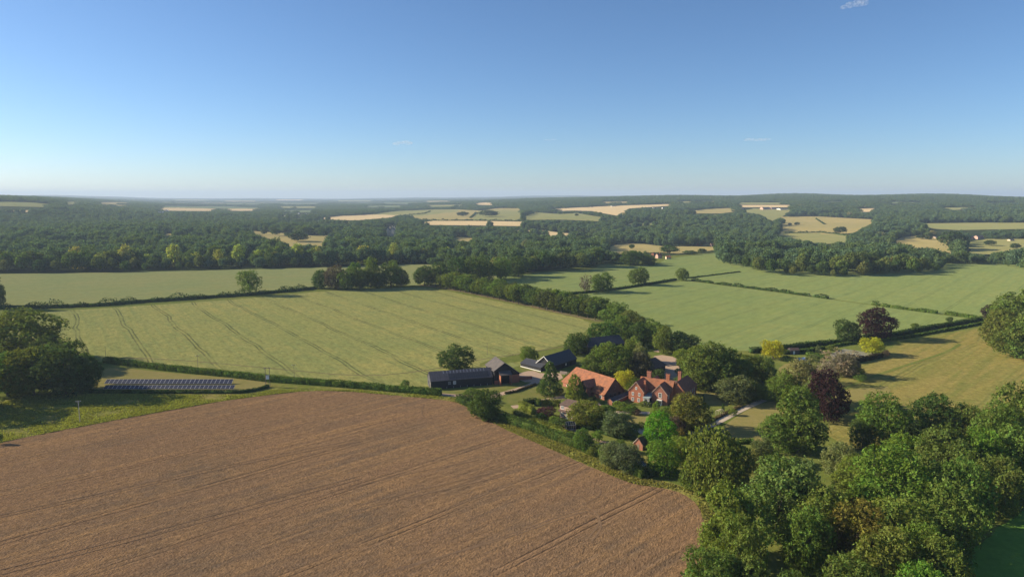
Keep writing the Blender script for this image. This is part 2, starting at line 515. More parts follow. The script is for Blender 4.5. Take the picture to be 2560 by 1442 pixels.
# ---------------------------------------------------------------- the land
def build_ground():
    rad = [0.0] + list(np.geomspace(70, 60000, 330))
    ang = list(np.arange(-180, -60, 8)) + list(np.arange(-60, 60, .8)) + list(np.arange(60, 180, 8))
    th = np.radians(ang); n = len(th)
    vs = [(0, 0, 0)]; fs = []
    for r in rad[1:]:
        x = np.sin(th) * r; y = np.cos(th) * r
        z = terrain(x, y)
        vs += list(zip(x.tolist(), y.tolist(), z.tolist()))
    for i in range(n): fs.append((0, 1 + (i + 1) % n, 1 + i))
    for k in range(len(rad) - 2):
        a = 1 + k * n; b = a + n
        for i in range(n):
            j = (i + 1) % n
            fs.append((a + i, a + j, b + j, b + i))
    me = bpy.data.meshes.new('ground'); me.from_pydata(vs, [], fs); me.update()
    m, nt, out = mat('open_country'); t = NT(nt)
    g = t.n('ShaderNodeNewGeometry').outputs['Position']
    far = t.ramp(t.n('ShaderNodeVectorMath', {0: g}, operation='LENGTH').outputs['Value'], 4300, 6200)
    w1 = t.mix(t.ramp(t.noise(.02, 4, g), .4, .6), (.030, .045, .018), (.050, .065, .025))
    vw = t.n('ShaderNodeMapping', {'Vector': g, 'Scale': (.0021, .0012, 0), 'Rotation': (0, 0, .4)}).outputs[0]
    vo = t.n('ShaderNodeTexVoronoi', {'Vector': vw, 'Scale': 1.0, 'Randomness': .95})
    cellr = sep(t, vo.outputs['Color'])[0]
    cr = t.n('ShaderNodeValToRGB', {0: cellr}); cr.color_ramp.interpolation = 'CONSTANT'
    el = cr.color_ramp.elements
    stops = [(0, (.035, .052, .022)), (.50, (.13, .16, .07)), (.66, (.030, .048, .020)), (.78, (.30, .25, .13)), (.86, (.10, .13, .06)), (.94, (.25, .23, .12))]
    for i, (p_, c_) in enumerate(stops):
        e = el[i] if i < 2 else el.new(p_)
        e.position = p_; e.color = (*c_, 1)
    spots = t.mix(t.ramp(t.noise(.006, 5, g), .47, .54), cr.outputs[0], (.032, .048, .022))
    col = t.mix(far, w1, spots)
    bs = t.n('ShaderNodeBsdfDiffuse', {'Color': col})
    nt.links.new(bs.outputs[0], out.inputs[0])
    me.materials.append(m)
    setp(ob('ground', me), kind='structure')
build_ground()

def subdiv(poly, step, jag=0.0, rng=None):
    out = []
    n = len(poly)
    for i in range(n):
        a, b = poly[i], poly[(i + 1) % n]
        L = math.hypot(b[0] - a[0], b[1] - a[1]); k = max(1, int(L / step))
        for j in range(k):
            t = j / k; x = a[0] + (b[0] - a[0]) * t; y = a[1] + (b[1] - a[1]) * t
            if jag and j: x += rng.gauss(0, jag); y += rng.gauss(0, jag)
            out.append((x, y))
    return out

def smooth_closed(poly, it=1):
    for _ in range(it):
        o = []
        for i in range(len(poly)):
            a, b = poly[i], poly[(i + 1) % len(poly)]
            o += [(a[0] * .75 + b[0] * .25, a[1] * .75 + b[1] * .25), (a[0] * .25 + b[0] * .75, a[1] * .25 + b[1] * .75)]
        poly = o
    return poly

def drape(name, px, m, off=.05, jag=0.0, smooth=1, world=False, kind='structure', cell=None, grow=0.0):
    """a sheet of land whose edge is seen along the photo outline px, laid on the terrain"""
    if world: W_ = [(p[0], p[1]) for p in px]
    else:
        if smooth: px = smooth_closed(px, smooth)
        W_ = [(q.x, q.y) for q in (P(u, v) for u, v in px)]
    D = [math.hypot(*p) for p in W_]
    dm = sum(D) / len(D); far = dm > 450 or max(D) > 800
    rng = random.Random(len(px) * 13 + int(dm))
    step = cell or (min(60, max(22, dm * .02)) if far else 40)
    B = subdiv(W_, 2.5 if jag else step, jag, rng)
    # drop near-duplicate corners
    B = [p for i, p in enumerate(B) if math.hypot(p[0] - B[i - 1][0], p[1] - B[i - 1][1]) > .05]
    V = [Vector(p) for p in B]; nb = len(V)
    if far:
        xs = [p[0] for p in B]; ys = [p[1] for p in B]
        for x in np.arange(min(xs), max(xs), step):
            for y in np.arange(min(ys), max(ys), step): V.append(Vector((x + .37, y + .21)))
    res = delaunay_2d_cdt(V, [], [list(range(nb))], 1, 1e-4)
    vv = np.array([(p.x, p.y) for p in res[0]])
    z = terrain(vv[:, 0], vv[:, 1]); d = np.hypot(vv[:, 0], vv[:, 1])
    z = z + off + np.maximum(0, d - 800) * .0006
    me = bpy.data.meshes.new(name)
    me.from_pydata([(float(a), float(b), float(c)) for (a, b), c in zip(vv, z)], [], [tuple(f) for f in res[2]]); me.update()
    # faces up
    if len(me.polygons) and me.polygons[0].normal.z < 0: me.flip_normals()
    me.materials.append(m)
    return setp(ob(name, me), kind=kind)

def wdir(a, b):
    p, q = P(*a), P(*b)
    return (q.x - p.x, q.y - p.y)

M['verge'] = field_mat('verge_grass', (.150, .175, .034), (.245, .215, .062), (.105, .140, .028), big=.045, fine=1.1, bump=.7, bdist=.7, fstr=1.2, clot=(.24, .20, .08))
M['stubble'] = field_mat('stubble', (.240, .150, .086), (.168, .120, .080), (.318, .194, .096), wdir((0, 1285), (900, 1055)), 31.0, (.13, .085, .055), .55,
                         1.0, .3, big=.018, fine=2.6, bump=1.0, bdist=.7, row=2.9, rowstr=.30, streak=.85, wob=.25, fstr=1.15, clot=(.125, .080, .052), aniso=.62)
M['barley'] = field_mat('young_barley', (.245, .252, .084), (.315, .285, .096), (.170, .210, .078), wdir((447, 779), (599, 906)), 27.0, (.075, .085, .04), .85,
                        1.0, .46, big=.012, fine=1.2, bump=.35, streak=.6, wob=.8, fstr=1.1, clot=(.19, .20, .065), aniso=.5)
M['wheat'] = field_mat('green_wheat', (.195, .240, .078), (.230, .255, .085), (.165, .225, .085), wdir((2360, 770), (2510, 680)), 27.0, (.085, .12, .05), .55,
                       1.0, .4, big=.008, fine=.6, bump=.3, streak=.7, wob=.15, fstr=.6, aniso=.4)
M['wheatfar'] = field_mat('blue_green_wheat', (.215, .235, .092), (.255, .245, .098), (.185, .225, .098), wdir((0, 740), (800, 700)), 27.0, (.09, .12, .05), .3,
                          1.0, .4, big=.012, fine=.6, bump=.2, streak=.7, wob=.2, fstr=.5)
M['hay'] = field_mat('dry_meadow', (.270, .215, .070), (.225, .205, .060), (.140, .160, .042), wdir((2300, 940), (2460, 850)), 40.0, (.15, .16, .05), .5,
                     1.2, .8, big=.02, fine=1.1, bump=.7, streak=.8, wob=1.6, fstr=1.1, clot=(.165, .155, .045))
M['lawn'] = field_mat('lawn', (.155, .165, .045), (.200, .185, .062), (.105, .135, .035), (1, .3), 5.0, (.1, .12, .03), .12, .8, .5, big=.05, fine=2.0, bump=.15, fstr=.25)
M['drylawn'] = field_mat('dry_lawn', (.255, .215, .082), (.225, .200, .072), (.165, .170, .050), (1, .3), 5.0, (.16, .15, .05), .2, .8, .5, big=.07, fine=2.0, bump=.15, fstr=.25)
M['lawn2'] = field_mat('garden_grass', (.215, .205, .055), (.240, .215, .065), (.150, .165, .042), (1, .3), 5.0, (.1, .12, .03), .12, .8, .5, big=.09, fine=2.0, bump=.3, fstr=.6, clot=(.30, .23, .10))
M['pasture'] = field_mat('bright_pasture', (.130, .260, .045), (.150, .275, .050), (.105, .220, .040), big=.03, fine=1.5, bump=.2)
M['gravel'] = field_mat('gravel', (.42, .30, .22), (.46, .34, .25), (.34, .25, .19), big=.1, fine=3, bump=.2, fstr=.35)
M['stone'] = field_mat('pale_paving', (.50, .42, .33), (.43, .36, .29), (.36, .31, .25), big=.3, fine=3, bump=.2, fstr=.35)
M['soil'] = field_mat('garden_soil', (.09, .06, .04), (.12, .09, .05), (.07, .08, .03), big=.2, fine=2, bump=.4)
M['roughgrass'] = field_mat('rough_grass', (.125, .155, .036), (.170, .180, .048), (.085, .120, .030), big=.04, fine=1.0, bump=.5)  # rough grass in its own patchy greens
M['court'] = field_mat('court_surface', (.20, .20, .15), (.23, .21, .17), (.19, .22, .15), big=.08, fine=2, bump=.05, fstr=.2)
M['track'] = field_mat('worn_earth', (.22, .17, .10), (.16, .15, .07), (.10, .10, .04), big=.06, fine=1.5, bump=.3)

EDGE = [(-400, 686), (0, 684), (300, 680), (760, 669), (1010, 660), (1060, 664), (1100, 677), (1180, 690), (1250, 692), (1350, 681), (1480, 672), (1505, 661),
        (1640, 661), (1665, 648), (1790, 633), (1800, 657), (1850, 672), (1900, 684), (2030, 694), (2200, 690), (2350, 682), (2362, 660), (2500, 662), (2560, 675), (3000, 690)]
# one wide sheet of rough grass under the farmland, then the fields
near = [(-400, 690), (0, 687), (760, 672), (1060, 668), (1250, 690), (1500, 660), (1790, 632), (2560, 668), (3000, 680), (3300, 1700), (1280, 2600), (-900, 1800)]
drape('grass', near, M['roughgrass'], .03, smooth=0)

BROWN = [(-500, 1230), (-200, 1150), (0, 1106), (200, 1067), (400, 1030), (560, 1002), (700, 984), (770, 977), (860, 978), (1000, 990), (1110, 1000), (1150, 1008), (1190, 1035), (1240, 1062),
         (1300, 1090), (1370, 1120), (1440, 1150), (1500, 1177), (1560, 1202), (1600, 1213), (1680, 1223), (1730, 1246), (1758, 1285), (1764, 1350), (1752, 1400), (1700, 1470), (1600, 1900), (200, 2600), (-900, 1700)]
drape('verge', [(-500, 1160), (-100, 1020), (100, 985), (250, 955), (420, 940), (560, 948), (700, 962), (900, 972), (1110, 992), (1165, 1000), (1215, 1035), (1260, 1052), (1330, 1078), (1420, 1110), (1530, 1150), (1600, 1190),
                (1680, 1206), (1760, 1236), (1790, 1290), (1790, 1400), (1700, 1700), (-500, 1700)], M['verge'], .06, .25)
drape('brown_field', BROWN, M['stubble'], .10, .35)
BARLEY = [(-300, 800), (0, 792), (100, 780), (300, 768), (600, 748), (780, 730), (900, 722), (1040, 717), (1100, 724), (1200, 744), (1350, 775), (1485, 803), (1470, 825), (1430, 850), (1410, 862), (1300, 885), (1200, 905),
          (1200, 918), (1290, 905), (1330, 903), (1300, 914), (1235, 935), (1130, 962), (1060, 968), (900, 960), (700, 937), (500, 918), (260, 903), (0, 900), (-300, 900)]
drape('barley_field', BARLEY, M['barley'], .07, .45)
drape('far_wheat_field', [(-300, 688), (0, 685), (300, 681), (760, 670), (1020, 661), (1150, 662), (1250, 692), (1100, 715), (1040, 713), (900, 718), (780, 721), (600, 738), (450, 748), (250, 762), (0, 772), (-300, 780)], M['wheatfar'], .06, smooth=0)
drape('wheat_field', [(1235, 694), (1350, 683), (1480, 674), (1500, 662), (1640, 662), (1665, 649), (1790, 632), (1800, 640), (2360, 658), (2500, 660), (2700, 670), (2800, 770), (2452, 798), (2345, 784), (2070, 746), (1720, 700),
                      (1480, 728), (1400, 735), (1300, 725)], M['wheat'], .06, .4, smooth=0)
drape('lower_wheat_field', [(1478, 731), (1600, 717), (1720, 702), (2070, 748), (2345, 786), (2448, 800), (2200, 836), (2110, 852), (1870, 877), (1700, 878), (1600, 820), (1500, 780), (1440, 740)], M['wheat'], .065, .4, smooth=0)
drape('dry_meadow', [(2090, 960), (2110, 925), (2150, 908), (2200, 893), (2225, 865), (2300, 848), (2455, 818), (2750, 780), (3000, 1000), (2600, 1110), (2300, 1150), (2080, 1120), (2050, 1000)], M['hay'], .07, .3)
drape('pasture', [(2330, 1640), (2400, 1420), (2440, 1370), (2500, 1320), (2560, 1270), (2900, 1180), (3200, 1700)], M['pasture'], .07, .3)
# gardens and yards
drape('rough_grass', [(1150, 1000), (1280, 985), (1330, 905), (1480, 850), (1700, 880), (1880, 885), (2100, 860), (2230, 840), (2150, 905), (2090, 960), (2060, 1120), (1800, 1230), (1650, 1190), (1420, 1112), (1250, 1050)], M['roughgrass'], .08, smooth=0)
drape('barn_lawn', [(1075, 982), (1240, 963), (1290, 955), (1345, 955), (1340, 965), (1250, 982), (1190, 984), (1105, 986)], M['lawn'], .11)
drape('front_lawn', [(1265, 985), (1345, 958), (1400, 975), (1420, 993), (1350, 1000), (1330, 1012), (1270, 1012)], M['lawn'], .11)
drape('barn_margin', [(1290, 920), (1320, 905), (1350, 912), (1350, 935), (1330, 940)], M['lawn'], .11)
drape('solar_meadow', [(200, 975), (230, 940), (270, 915), (420, 932), (670, 952), (668, 968), (600, 984), (400, 985)], M['drylawn'], .10)
drape('house_lawn', [(1560, 1075), (1568, 1040), (1610, 1033), (1630, 1040), (1620, 1060), (1590, 1080)], M['drylawn'], .12)
drape('side_lawn', [(1715, 978), (1760, 975), (1810, 985), (1835, 1002), (1820, 1016), (1760, 1012), (1720, 1000)], M['drylawn'], .12)
drape('great_lawn', [(1780, 1085), (1850, 1035), (1905, 1005), (1990, 1000), (1985, 1080), (1940, 1105), (1850, 1103)], M['drylawn'], .12)
drape('orchard_lawn', [(1940, 925), (1970, 905), (2030, 910), (2060, 925), (2020, 945), (1960, 945)], M['drylawn'], .12)
drape('paddock', [(2080, 1000), (2100, 975), (2180, 970), (2230, 965), (2215, 1000), (2130, 1005)], M['drylawn'], .12)
drape('vegetable_garden', [(1262, 1040), (1330, 1050), (1400, 1078), (1450, 1100), (1520, 1120), (1600, 1130), (1650, 1165), (1630, 1185), (1560, 1166), (1500, 1138), (1400, 1098), (1300, 1062)], M['lawn2'], .12)
drape('court', [(2075, 885), (2110, 872), (2205, 887), (2130, 901), (2085, 905)], M['court'], .13, smooth=0)
drape('yard', [(1290, 935), (1330, 925), (1355, 935), (1400, 930), (1410, 950), (1350, 955), (1300, 955)], M['gravel'], .13)
drape('stable_yard', [(1625, 905), (1640, 885), (1700, 895), (1705, 925), (1695, 950), (1655, 945), (1625, 925)], M['gravel'], .13)
def road(name, pts, w, m, off=.14):
    """a ribbon of constant real width along a line seen in the photo"""
    q = [P(u, v) for u, v in pts]
    # smooth the line
    for _ in range(2):
        o = [q[0]]
        for a, b in zip(q[:-1], q[1:]): o += [a.lerp(b, .25), a.lerp(b, .75)]
        q = o + [q[-1]]
    Lf, Rt = [], []
    for i, p in enumerate(q):
        d = (q[min(i + 1, len(q) - 1)] - q[max(i - 1, 0)]); n = Vector((-d.y, d.x, 0)).normalized() * w / 2
        Lf.append(p + n); Rt.append(p - n)
    vs = [(*p.xy, p.z + off) for p in Lf + Rt]; k = len(q)
    me = bpy.data.meshes.new(name); me.from_pydata(vs, [], [(i + k, i + 1 + k, i + 1, i) for i in range(k - 1)]); me.update()
    me.materials.append(m)
    return setp(ob(name, me), kind='structure')
road('driveway', [(1100, 986), (1140, 989), (1185, 992)], 3.4, M['gravel'])
road('curving_drive', [(1225, 993), (1260, 983), (1300, 972), (1335, 960), (1350, 945), (1385, 935)], 3.6, M['gravel'])
road('front_drive', [(1280, 1018), (1320, 1014), (1352, 1003), (1385, 996), (1425, 992)], 4.0, M['gravel'])
road('turning_circle', [(1352, 1003), (1375, 1010), (1410, 1012), (1450, 1012), (1500, 1010)], 4.0, M['gravel'], .15)
road('garden_walk', [(1400, 1150 - 90), (1450, 1080), (1495, 1103), (1530, 1108)], 1.6, M['gravel'])
road('terrace', [(1505, 1033), (1560, 1030), (1650, 1034)], 3.0, M['stone'])
road('garden_court', [(1598, 1070), (1625, 1085), (1640, 1110)], 6.0, M['stone'], .13)
road('stone_path', [(1720, 1086), (1770, 1068), (1820, 1042), (1860, 1021), (1910, 1000)], 3.0, M['stone'])
road('back_lane', [(1640, 880), (1660, 872), (1720, 868)], 3.5, M['gravel'], .15)
road('headland_track', [(240, 893), (420, 897), (700, 923), (900, 942), (1050, 930), (1190, 900), (1280, 888), (1410, 866)], 1.1, M['track'], .12)
road('farm_track', [(2070, 990), (2110, 972), (2170, 945), (2260, 915), (2370, 880), (2400, 860)], 2.0, M['roughgrass'], .12)
road('avenue_track', [(1050, 712), (1150, 727), (1290, 757), (1400, 782), (1500, 803)], 6.0, M['track'], .12)
M['water'] = plain('pool_cover', (.50, .55, .62), (.42, .48, .56), 1, .3, .5)
drape('swimming_pool', [(1986, 897), (2013, 893), (2017, 903), (1990, 907)], M['water'], .16, smooth=0)
# curved furrows where the plough turned
M['furrow'] = field_mat('furrow', (.19, .125, .08), (.23, .15, .09), (.16, .11, .07), big=.1, fine=1.5, bump=.5)
M['ridge'] = field_mat('furrow_ridge', (.34, .215, .125), (.31, .20, .12), (.25, .17, .11), big=.1, fine=1.5, bump=.5)
for i, k in enumerate((0, 9)):
    road('furrow', [(1000 - 6 * k, 1425 + k), (1250, 1345 + k * .7), (1400, 1290 + k * .8), (1470, 1268 + k * .8), (1495, 1283 + k), (1500 + k * .6, 1310 + k), (1470 + k, 1345 + k)], .5, M['furrow'], .13 + .004 * i)
for i, pts in enumerate([[(860, 1222), (1040, 1180), (1200, 1150)], [(900, 1262), (1060, 1222), (1250, 1178)], [(880, 1278), (1060, 1236), (1260, 1190)],
                         [(1480, 1205), (1502, 1222), (1500, 1240), (1470, 1255)], [(640, 1255), (900, 1190)], [(0, 1288), (400, 1200), (700, 1135), (900, 1098)], [(0, 1294), (400, 1206), (700, 1141), (900, 1104)],
                         [(0, 1425), (300, 1350), (620, 1265), (900, 1190)], [(0, 1437), (300, 1361), (620, 1275), (900, 1198)], [(1060, 1010), (1050, 1040), (1120, 1085)]]):
    road('furrow', pts, .38, M['furrow'], .15 + .003 * i)

# ---------------------------------------------------------------- the far country: fields seen between the woods
def fm(name, a, b, c):
    return field_mat(name, a, b, c, big=.004, fine=.05, bump=0, fstr=.15)
M['cream'] = fm('ripe_corn', (.66, .50, .27), (.60, .46, .25), (.56, .44, .24))
M['ochre'] = fm('dry_pasture', (.40, .32, .13), (.34, .29, .12), (.28, .26, .11))
M['olive'] = fm('hill_pasture', (.25, .26, .10), (.29, .27, .105), (.21, .235, .09))
M['green'] = fm('far_green_field', (.17, .21, .10), (.15, .19, .09), (.18, .20, .10))
OPEN = [
 ('cream', [(802, 546), (860, 541), (923, 538.7), (997, 538), (976, 544.6), (920, 549), (884, 551), (813, 548.5)]),
 ('olive', [(925, 537), (997, 529), (1083, 526), (1150, 525.5), (1140, 531), (1056, 540), (1009, 539), (960, 537)]),
 ('ochre', [(1028, 541), (1060, 539), (1133, 530), (1150, 527), (1195, 529), (1180, 548), (1098, 550), (1056, 550)]),
 ('olive', [(1182, 549), (1197, 529), (1246, 527), (1305, 528), (1305, 545), (1282, 552)]),
 ('ochre', [(1213, 525), (1240, 522), (1300, 522), (1300, 527), (1230, 528)]),
 ('cream', [(1053, 558), (1086, 553.5), (1200, 554), (1315, 555.6), (1312, 565.4), (1056, 562.4)]),
 ('olive', [(1309, 545), (1338, 533), (1400, 537), (1442, 535), (1482, 541), (1523, 547), (1499, 553), (1400, 549), (1320, 550)]),
 ('cream', [(1359, 527), (1400, 522.5), (1506, 518), (1678, 513), (1678, 516.5), (1572, 522.5), (1565, 529.5), (1541, 538), (1480, 528), (1433, 527), (1400, 528)]),
 ('ochre', [(1676, 534), (1754, 525), (1830, 522), (1840, 530), (1800, 534), (1730, 534)]),
 ('cream', [(1843, 514), (1980, 514), (1980, 519), (1848, 519)]),
 ('olive', [(1831, 531), (1883, 524), (1977, 527), (1954, 542), (1928, 552), (1904, 538), (1871, 533)]),
 ('ochre', [(1955, 546), (2042, 545), (2100, 548), (2188, 552), (2170, 566), (2134, 580), (2087, 586), (2002, 579), (1955, 580)]),
 ('olive', [(1945, 583), (2031, 581), (2128, 589), (2112, 607), (2047, 609), (2000, 604), (1950, 592)]),
 ('olive', [(2278, 561), (2420, 559), (2600, 559), (2600, 572), (2396, 575), (2314, 571)]),
 ('ochre', [(2226, 611), (2255, 597), (2302, 592), (2370, 601), (2375, 623), (2403, 636), (2328, 625), (2273, 620)]),
 ('olive', [(2410, 609), (2467, 601), (2600, 601), (2600, 613), (2504, 630), (2455, 637), (2412, 630)]),
 ('ochre', [(1513, 623), (1546, 613), (1600, 611), (1655, 617), (1777, 618), (1796, 623), (1695, 634), (1648, 630), (1551, 634)]),
 ('cream', [(1249, 579), (1353, 577.5), (1400, 583), (1490, 589), (1511, 593), (1460, 594), (1374, 590), (1300, 582)]),
 ('ochre', [(600, 578), (653, 582), (720, 586), (760, 590), (819, 590), (848, 588), (816, 602), (813, 616), (777, 611), (727, 617), (683, 600), (640, 590)]),
 ('ochre', [(1133, 591), (1193, 598), (1181, 605), (1139, 605)]),
 ('ochre', [(406, 585), (440, 586), (446, 592), (412, 595)]),
 ('olive', [(-60, 506), (0, 506), (74, 507.5), (142, 513), (104, 518), (0, 516), (-60, 516)]),
 ('olive', [(154, 507), (184, 506), (208, 512), (166, 513)]),
 ('cream', [(-60, 527), (0, 527), (95, 527), (74, 531), (-60, 531)]),
 ('cream', [(398, 521), (470, 521), (540, 523.5), (530, 528), (410, 527)]),
 ('cream', [(552, 524), (600, 523), (653, 524), (659, 527), (600, 528), (564, 527)]),
 ('green', [(398, 516), (546, 517), (660, 520), (640, 522.5), (540, 522), (410, 520)]),
 ('cream', [(1178, 512), (1205, 507.5), (1237, 509), (1234, 513.5)]),
 ('cream', [(2184, 503.6), (2215, 504.8), (2215, 508), (2190, 507)]),
 ('green', [(2219, 506), (2314, 507), (2314, 510), (2219, 510)]),
 ('cream', [(2144, 523.6), (2186, 522.5), (2182, 529.5), (2153, 531)]),
 ('ochre', [(789, 556), (925, 555), (880, 560), (800, 559)]),
 ('green', [(914, 516), (1015, 515), (1000, 518.5), (914, 519.5)]),
 ('olive', [(1840, 507.5), (1960, 508), (1955, 511.5), (1850, 511.5)]),
 ('ochre', [(240, 508), (330, 508.5), (320, 511), (250, 511)]),
 ('green', [(700, 508), (800, 508.5), (790, 511), (710, 511)]),
 ('olive', [(430, 500), (520, 500.6), (515, 502.5), (440, 502.5)]), ('ochre', [(560, 503), (640, 503), (636, 505), (566, 505)]), ('cream', [(690, 500), (760, 500.5), (750, 502), (694, 502)]),
 ('olive', [(840, 502), (930, 502.4), (925, 504.6), (846, 504.4)]), ('ochre', [(1060, 503.5), (1130, 503.5), (1124, 505.6), (1066, 505.6)]), ('green', [(960, 507.5), (1050, 508), (1044, 511), (966, 510.5)]),
 ('ochre', [(245, 514), (330, 514.5), (322, 517.5), (252, 517)]), ('green', [(560, 509), (655, 509.5), (650, 512.5), (568, 512)]), ('olive', [(690, 517), (800, 517), (790, 521), (700, 520.5)]),
 ('olive', [(1060, 514), (1160, 513), (1168, 516), (1070, 518)]), ('olive', [(1690, 505), (1790, 504), (1794, 507), (1700, 508)]), ('ochre', [(1500, 506), (1570, 505), (1576, 508), (1508, 509)]),
 ('olive', [(2040, 527), (2110, 525), (2120, 529), (2050, 531)]), ('olive', [(2350, 521), (2440, 519), (2450, 524), (2360, 526)]), ('green', [(2460, 509), (2540, 508), (2546, 511), (2470, 512)]),
 ('olive', [(1560, 561), (1640, 557), (1650, 562), (1580, 567)]), ('green', [(700, 527), (790, 527), (780, 531.5), (706, 531)]), ('green', [(2030, 507), (2110, 505.6), (2116, 508.6), (2040, 510)]),
]
def grow_(poly, fu=1.02, fv=1.16):
    cu = sum(p[0] for p in poly) / len(poly); cv = sum(p[1] for p in poly) / len(poly)
    return [(cu + (a - cu) * fu, cv + (b_ - cv) * fv) for a, b_ in poly]
OPEN = [(k_, grow_(p_)) for k_, p_ in OPEN]
for k, (mk, poly) in enumerate(OPEN):
    drape('field', poly, M[mk], .3, smooth=0)

def inpoly(x, y, poly):
    x = np.asarray(x); y = np.asarray(y); r = np.zeros(x.shape, bool); n = len(poly)
    for i in range(n):
        x1, y1 = poly[i]; x2, y2 = poly[(i + 1) % n]
        if y1 == y2: continue
        c = ((y1 > y) != (y2 > y)) & (x < (x2 - x1) * (y - y1) / (y2 - y1) + x1)
        r ^= c
    return r
OPENW = [[(q.x, q.y) for q in (P(u, v) for u, v in poly)] for _, poly in OPEN]
EDGEU = np.array([e[0] for e in EDGE]); EDGEV = np.array([e[1] for e in EDGE])

CLEAR = [([(696, 535), (815, 533), (818, 554), (696, 556)], .22), ([(383, 524), (424, 524), (424, 533), (383, 533)], .15), ([(958, 567), (997, 567), (997, 592), (958, 592)], 0),
         ([(1628, 630), (1684, 632), (1684, 650), (1628, 650)], 0), ([(1738, 604), (1796, 606), (1796, 618), (1738, 616)], .1), ([(1896, 514), (1980, 514), (1980, 528), (1896, 528)], 0),
         ([(2336, 582), (2395, 584), (2395, 598), (2336, 598)], 0), ([(2418, 586), (2468, 588), (2468, 600), (2418, 600)], 0), ([(1628, 516), (1668, 516), (1668, 523), (1628, 523)], 0),
         ([(1850, 519), (1864, 519), (1864, 524), (1850, 524)], 0), ([(2326, 499), (2338, 499), (2338, 505), (2326, 505)], 0), ([(2160, 513), (2172, 513), (2172, 518), (2160, 518)], 0)]
def scatter(d0, d1, spacing, seed, ang=42):
    rng = np.random.default_rng(seed)
    n = int((R(2 * ang)) * .5 * (d1 ** 2 - d0 ** 2) / spacing ** 2)
    # jittered grid in x,y
    xs = np.arange(-d1, d1, spacing); ys = np.arange(d0 * .5, d1, spacing)
    X, Y = np.meshgrid(xs, ys)
    X = X + rng.uniform(-.42, .42, X.shape) * spacing + (np.arange(len(ys))[:, None] % 2) * spacing * .5
    Y = Y + rng.uniform(-.42, .42, Y.shape) * spacing
    X = X.ravel(); Y = Y.ravel()
    D = np.hypot(X, Y); A = np.abs(np.degrees(np.arctan2(X, Y)))
    k = (D >= d0) & (D < d1) & (A < ang)
    X, Y = X[k], Y[k]
    return X, Y, rng

def clear_of_fields(X, Y, Ht, seen=True):
    Z = terrain(X, Y)
    u, vb = proj(X, Y, Z); _, vt = proj(X, Y, Z + Ht)
    ok = vb < np.interp(u, EDGEU, EDGEV) - .6
    for _, poly in OPEN:
        for f in (0.02, .3, np.where(np.hypot(X, Y) < 1500, .75, .78 + .2 * ((np.abs(X * 7.3 + Y * 3.1) % 1.0)))):
            ok &= ~inpoly(u, vb + (vt - vb) * f, poly)
    for w_ in OPENW: ok &= ~inpoly(X, Y, w_)
    for poly, keep in CLEAR:
        hit = np.zeros(len(X), bool)
        for f in (.02, .5, .9): hit |= inpoly(u, vb + (vt - vb) * f, poly)
        ok &= ~(hit & ((np.abs(X * 3.7 + Y * 5.3) % 1.0) > keep))
    return ok, u, vb, vt, Z

TREESPOTS = []
X, Y, rng = scatter(560, 1350, 13.5, 5)
Ht = rng.uniform(9, 21, len(X)) * (.85 + .3 * (np.sin(X / 47) * np.sin(Y / 39) > 0))
ok, u, vb, vt, Z = clear_of_fields(X, Y, Ht)
X, Y, Ht, u, vb, Z = [a[ok] for a in (X, Y, Ht, u, vb, Z)]
gap = np.interp(u, EDGEU, EDGEV) - vb
# the trees that show largest: the front ranks of the near wood edges
front = (gap < 13) & (u > -40) & (u < 2600)
order = np.nonzero(front)[0]
order = order[np.argsort(Y[order])][:130]
isind = np.zeros(len(X), bool); isind[order] = True
def side_label(uu):
    if uu < 780: return 'along the front of the long left wood', 'front trees of the long left wood'
    if uu < 1060: return 'in the wood front behind the field clump', 'wood front beyond the field clump'
    if uu < 1500: return 'in the dark belt beyond the avenue', 'tree belt beyond the avenue'
    if uu < 1798: return 'in the copse on the wheat crest', 'copse trees by the wheat field crest'
    if uu < 2358: return 'along the front of the oval wood', 'front trees of the oval wood'
    return 'in the belt topping the right-hand wheat', 'belt at the top of the right field'
FC = [((.080, .115, .036), 'dark'), ((.105, .145, .042), 'green'), ((.140, .180, .050), 'pale'), ((.085, .125, .045), 'dark'), ((.165, .190, .060), 'yellowish')]
cnt = {}
for i in order[np.argsort(u[order])]:
    lb, gr = side_label(u[i]); c, cn = FC[int(rng.integers(0, 5))]
    cnt[gr] = cnt.get(gr, 0) + 1
    h = Ht[i]
    tree_at(Vector((X[i], Y[i], Z[i] - .3)), h * rng.uniform(.66, .88), h, 'mid', c, '%s %s rounded tree, %s from the left %s' % ('tall' if h > 15 else 'low', cn, ordinal(cnt[gr]), lb),
            'broadleaf_tree', 'tree', gr, single=True)

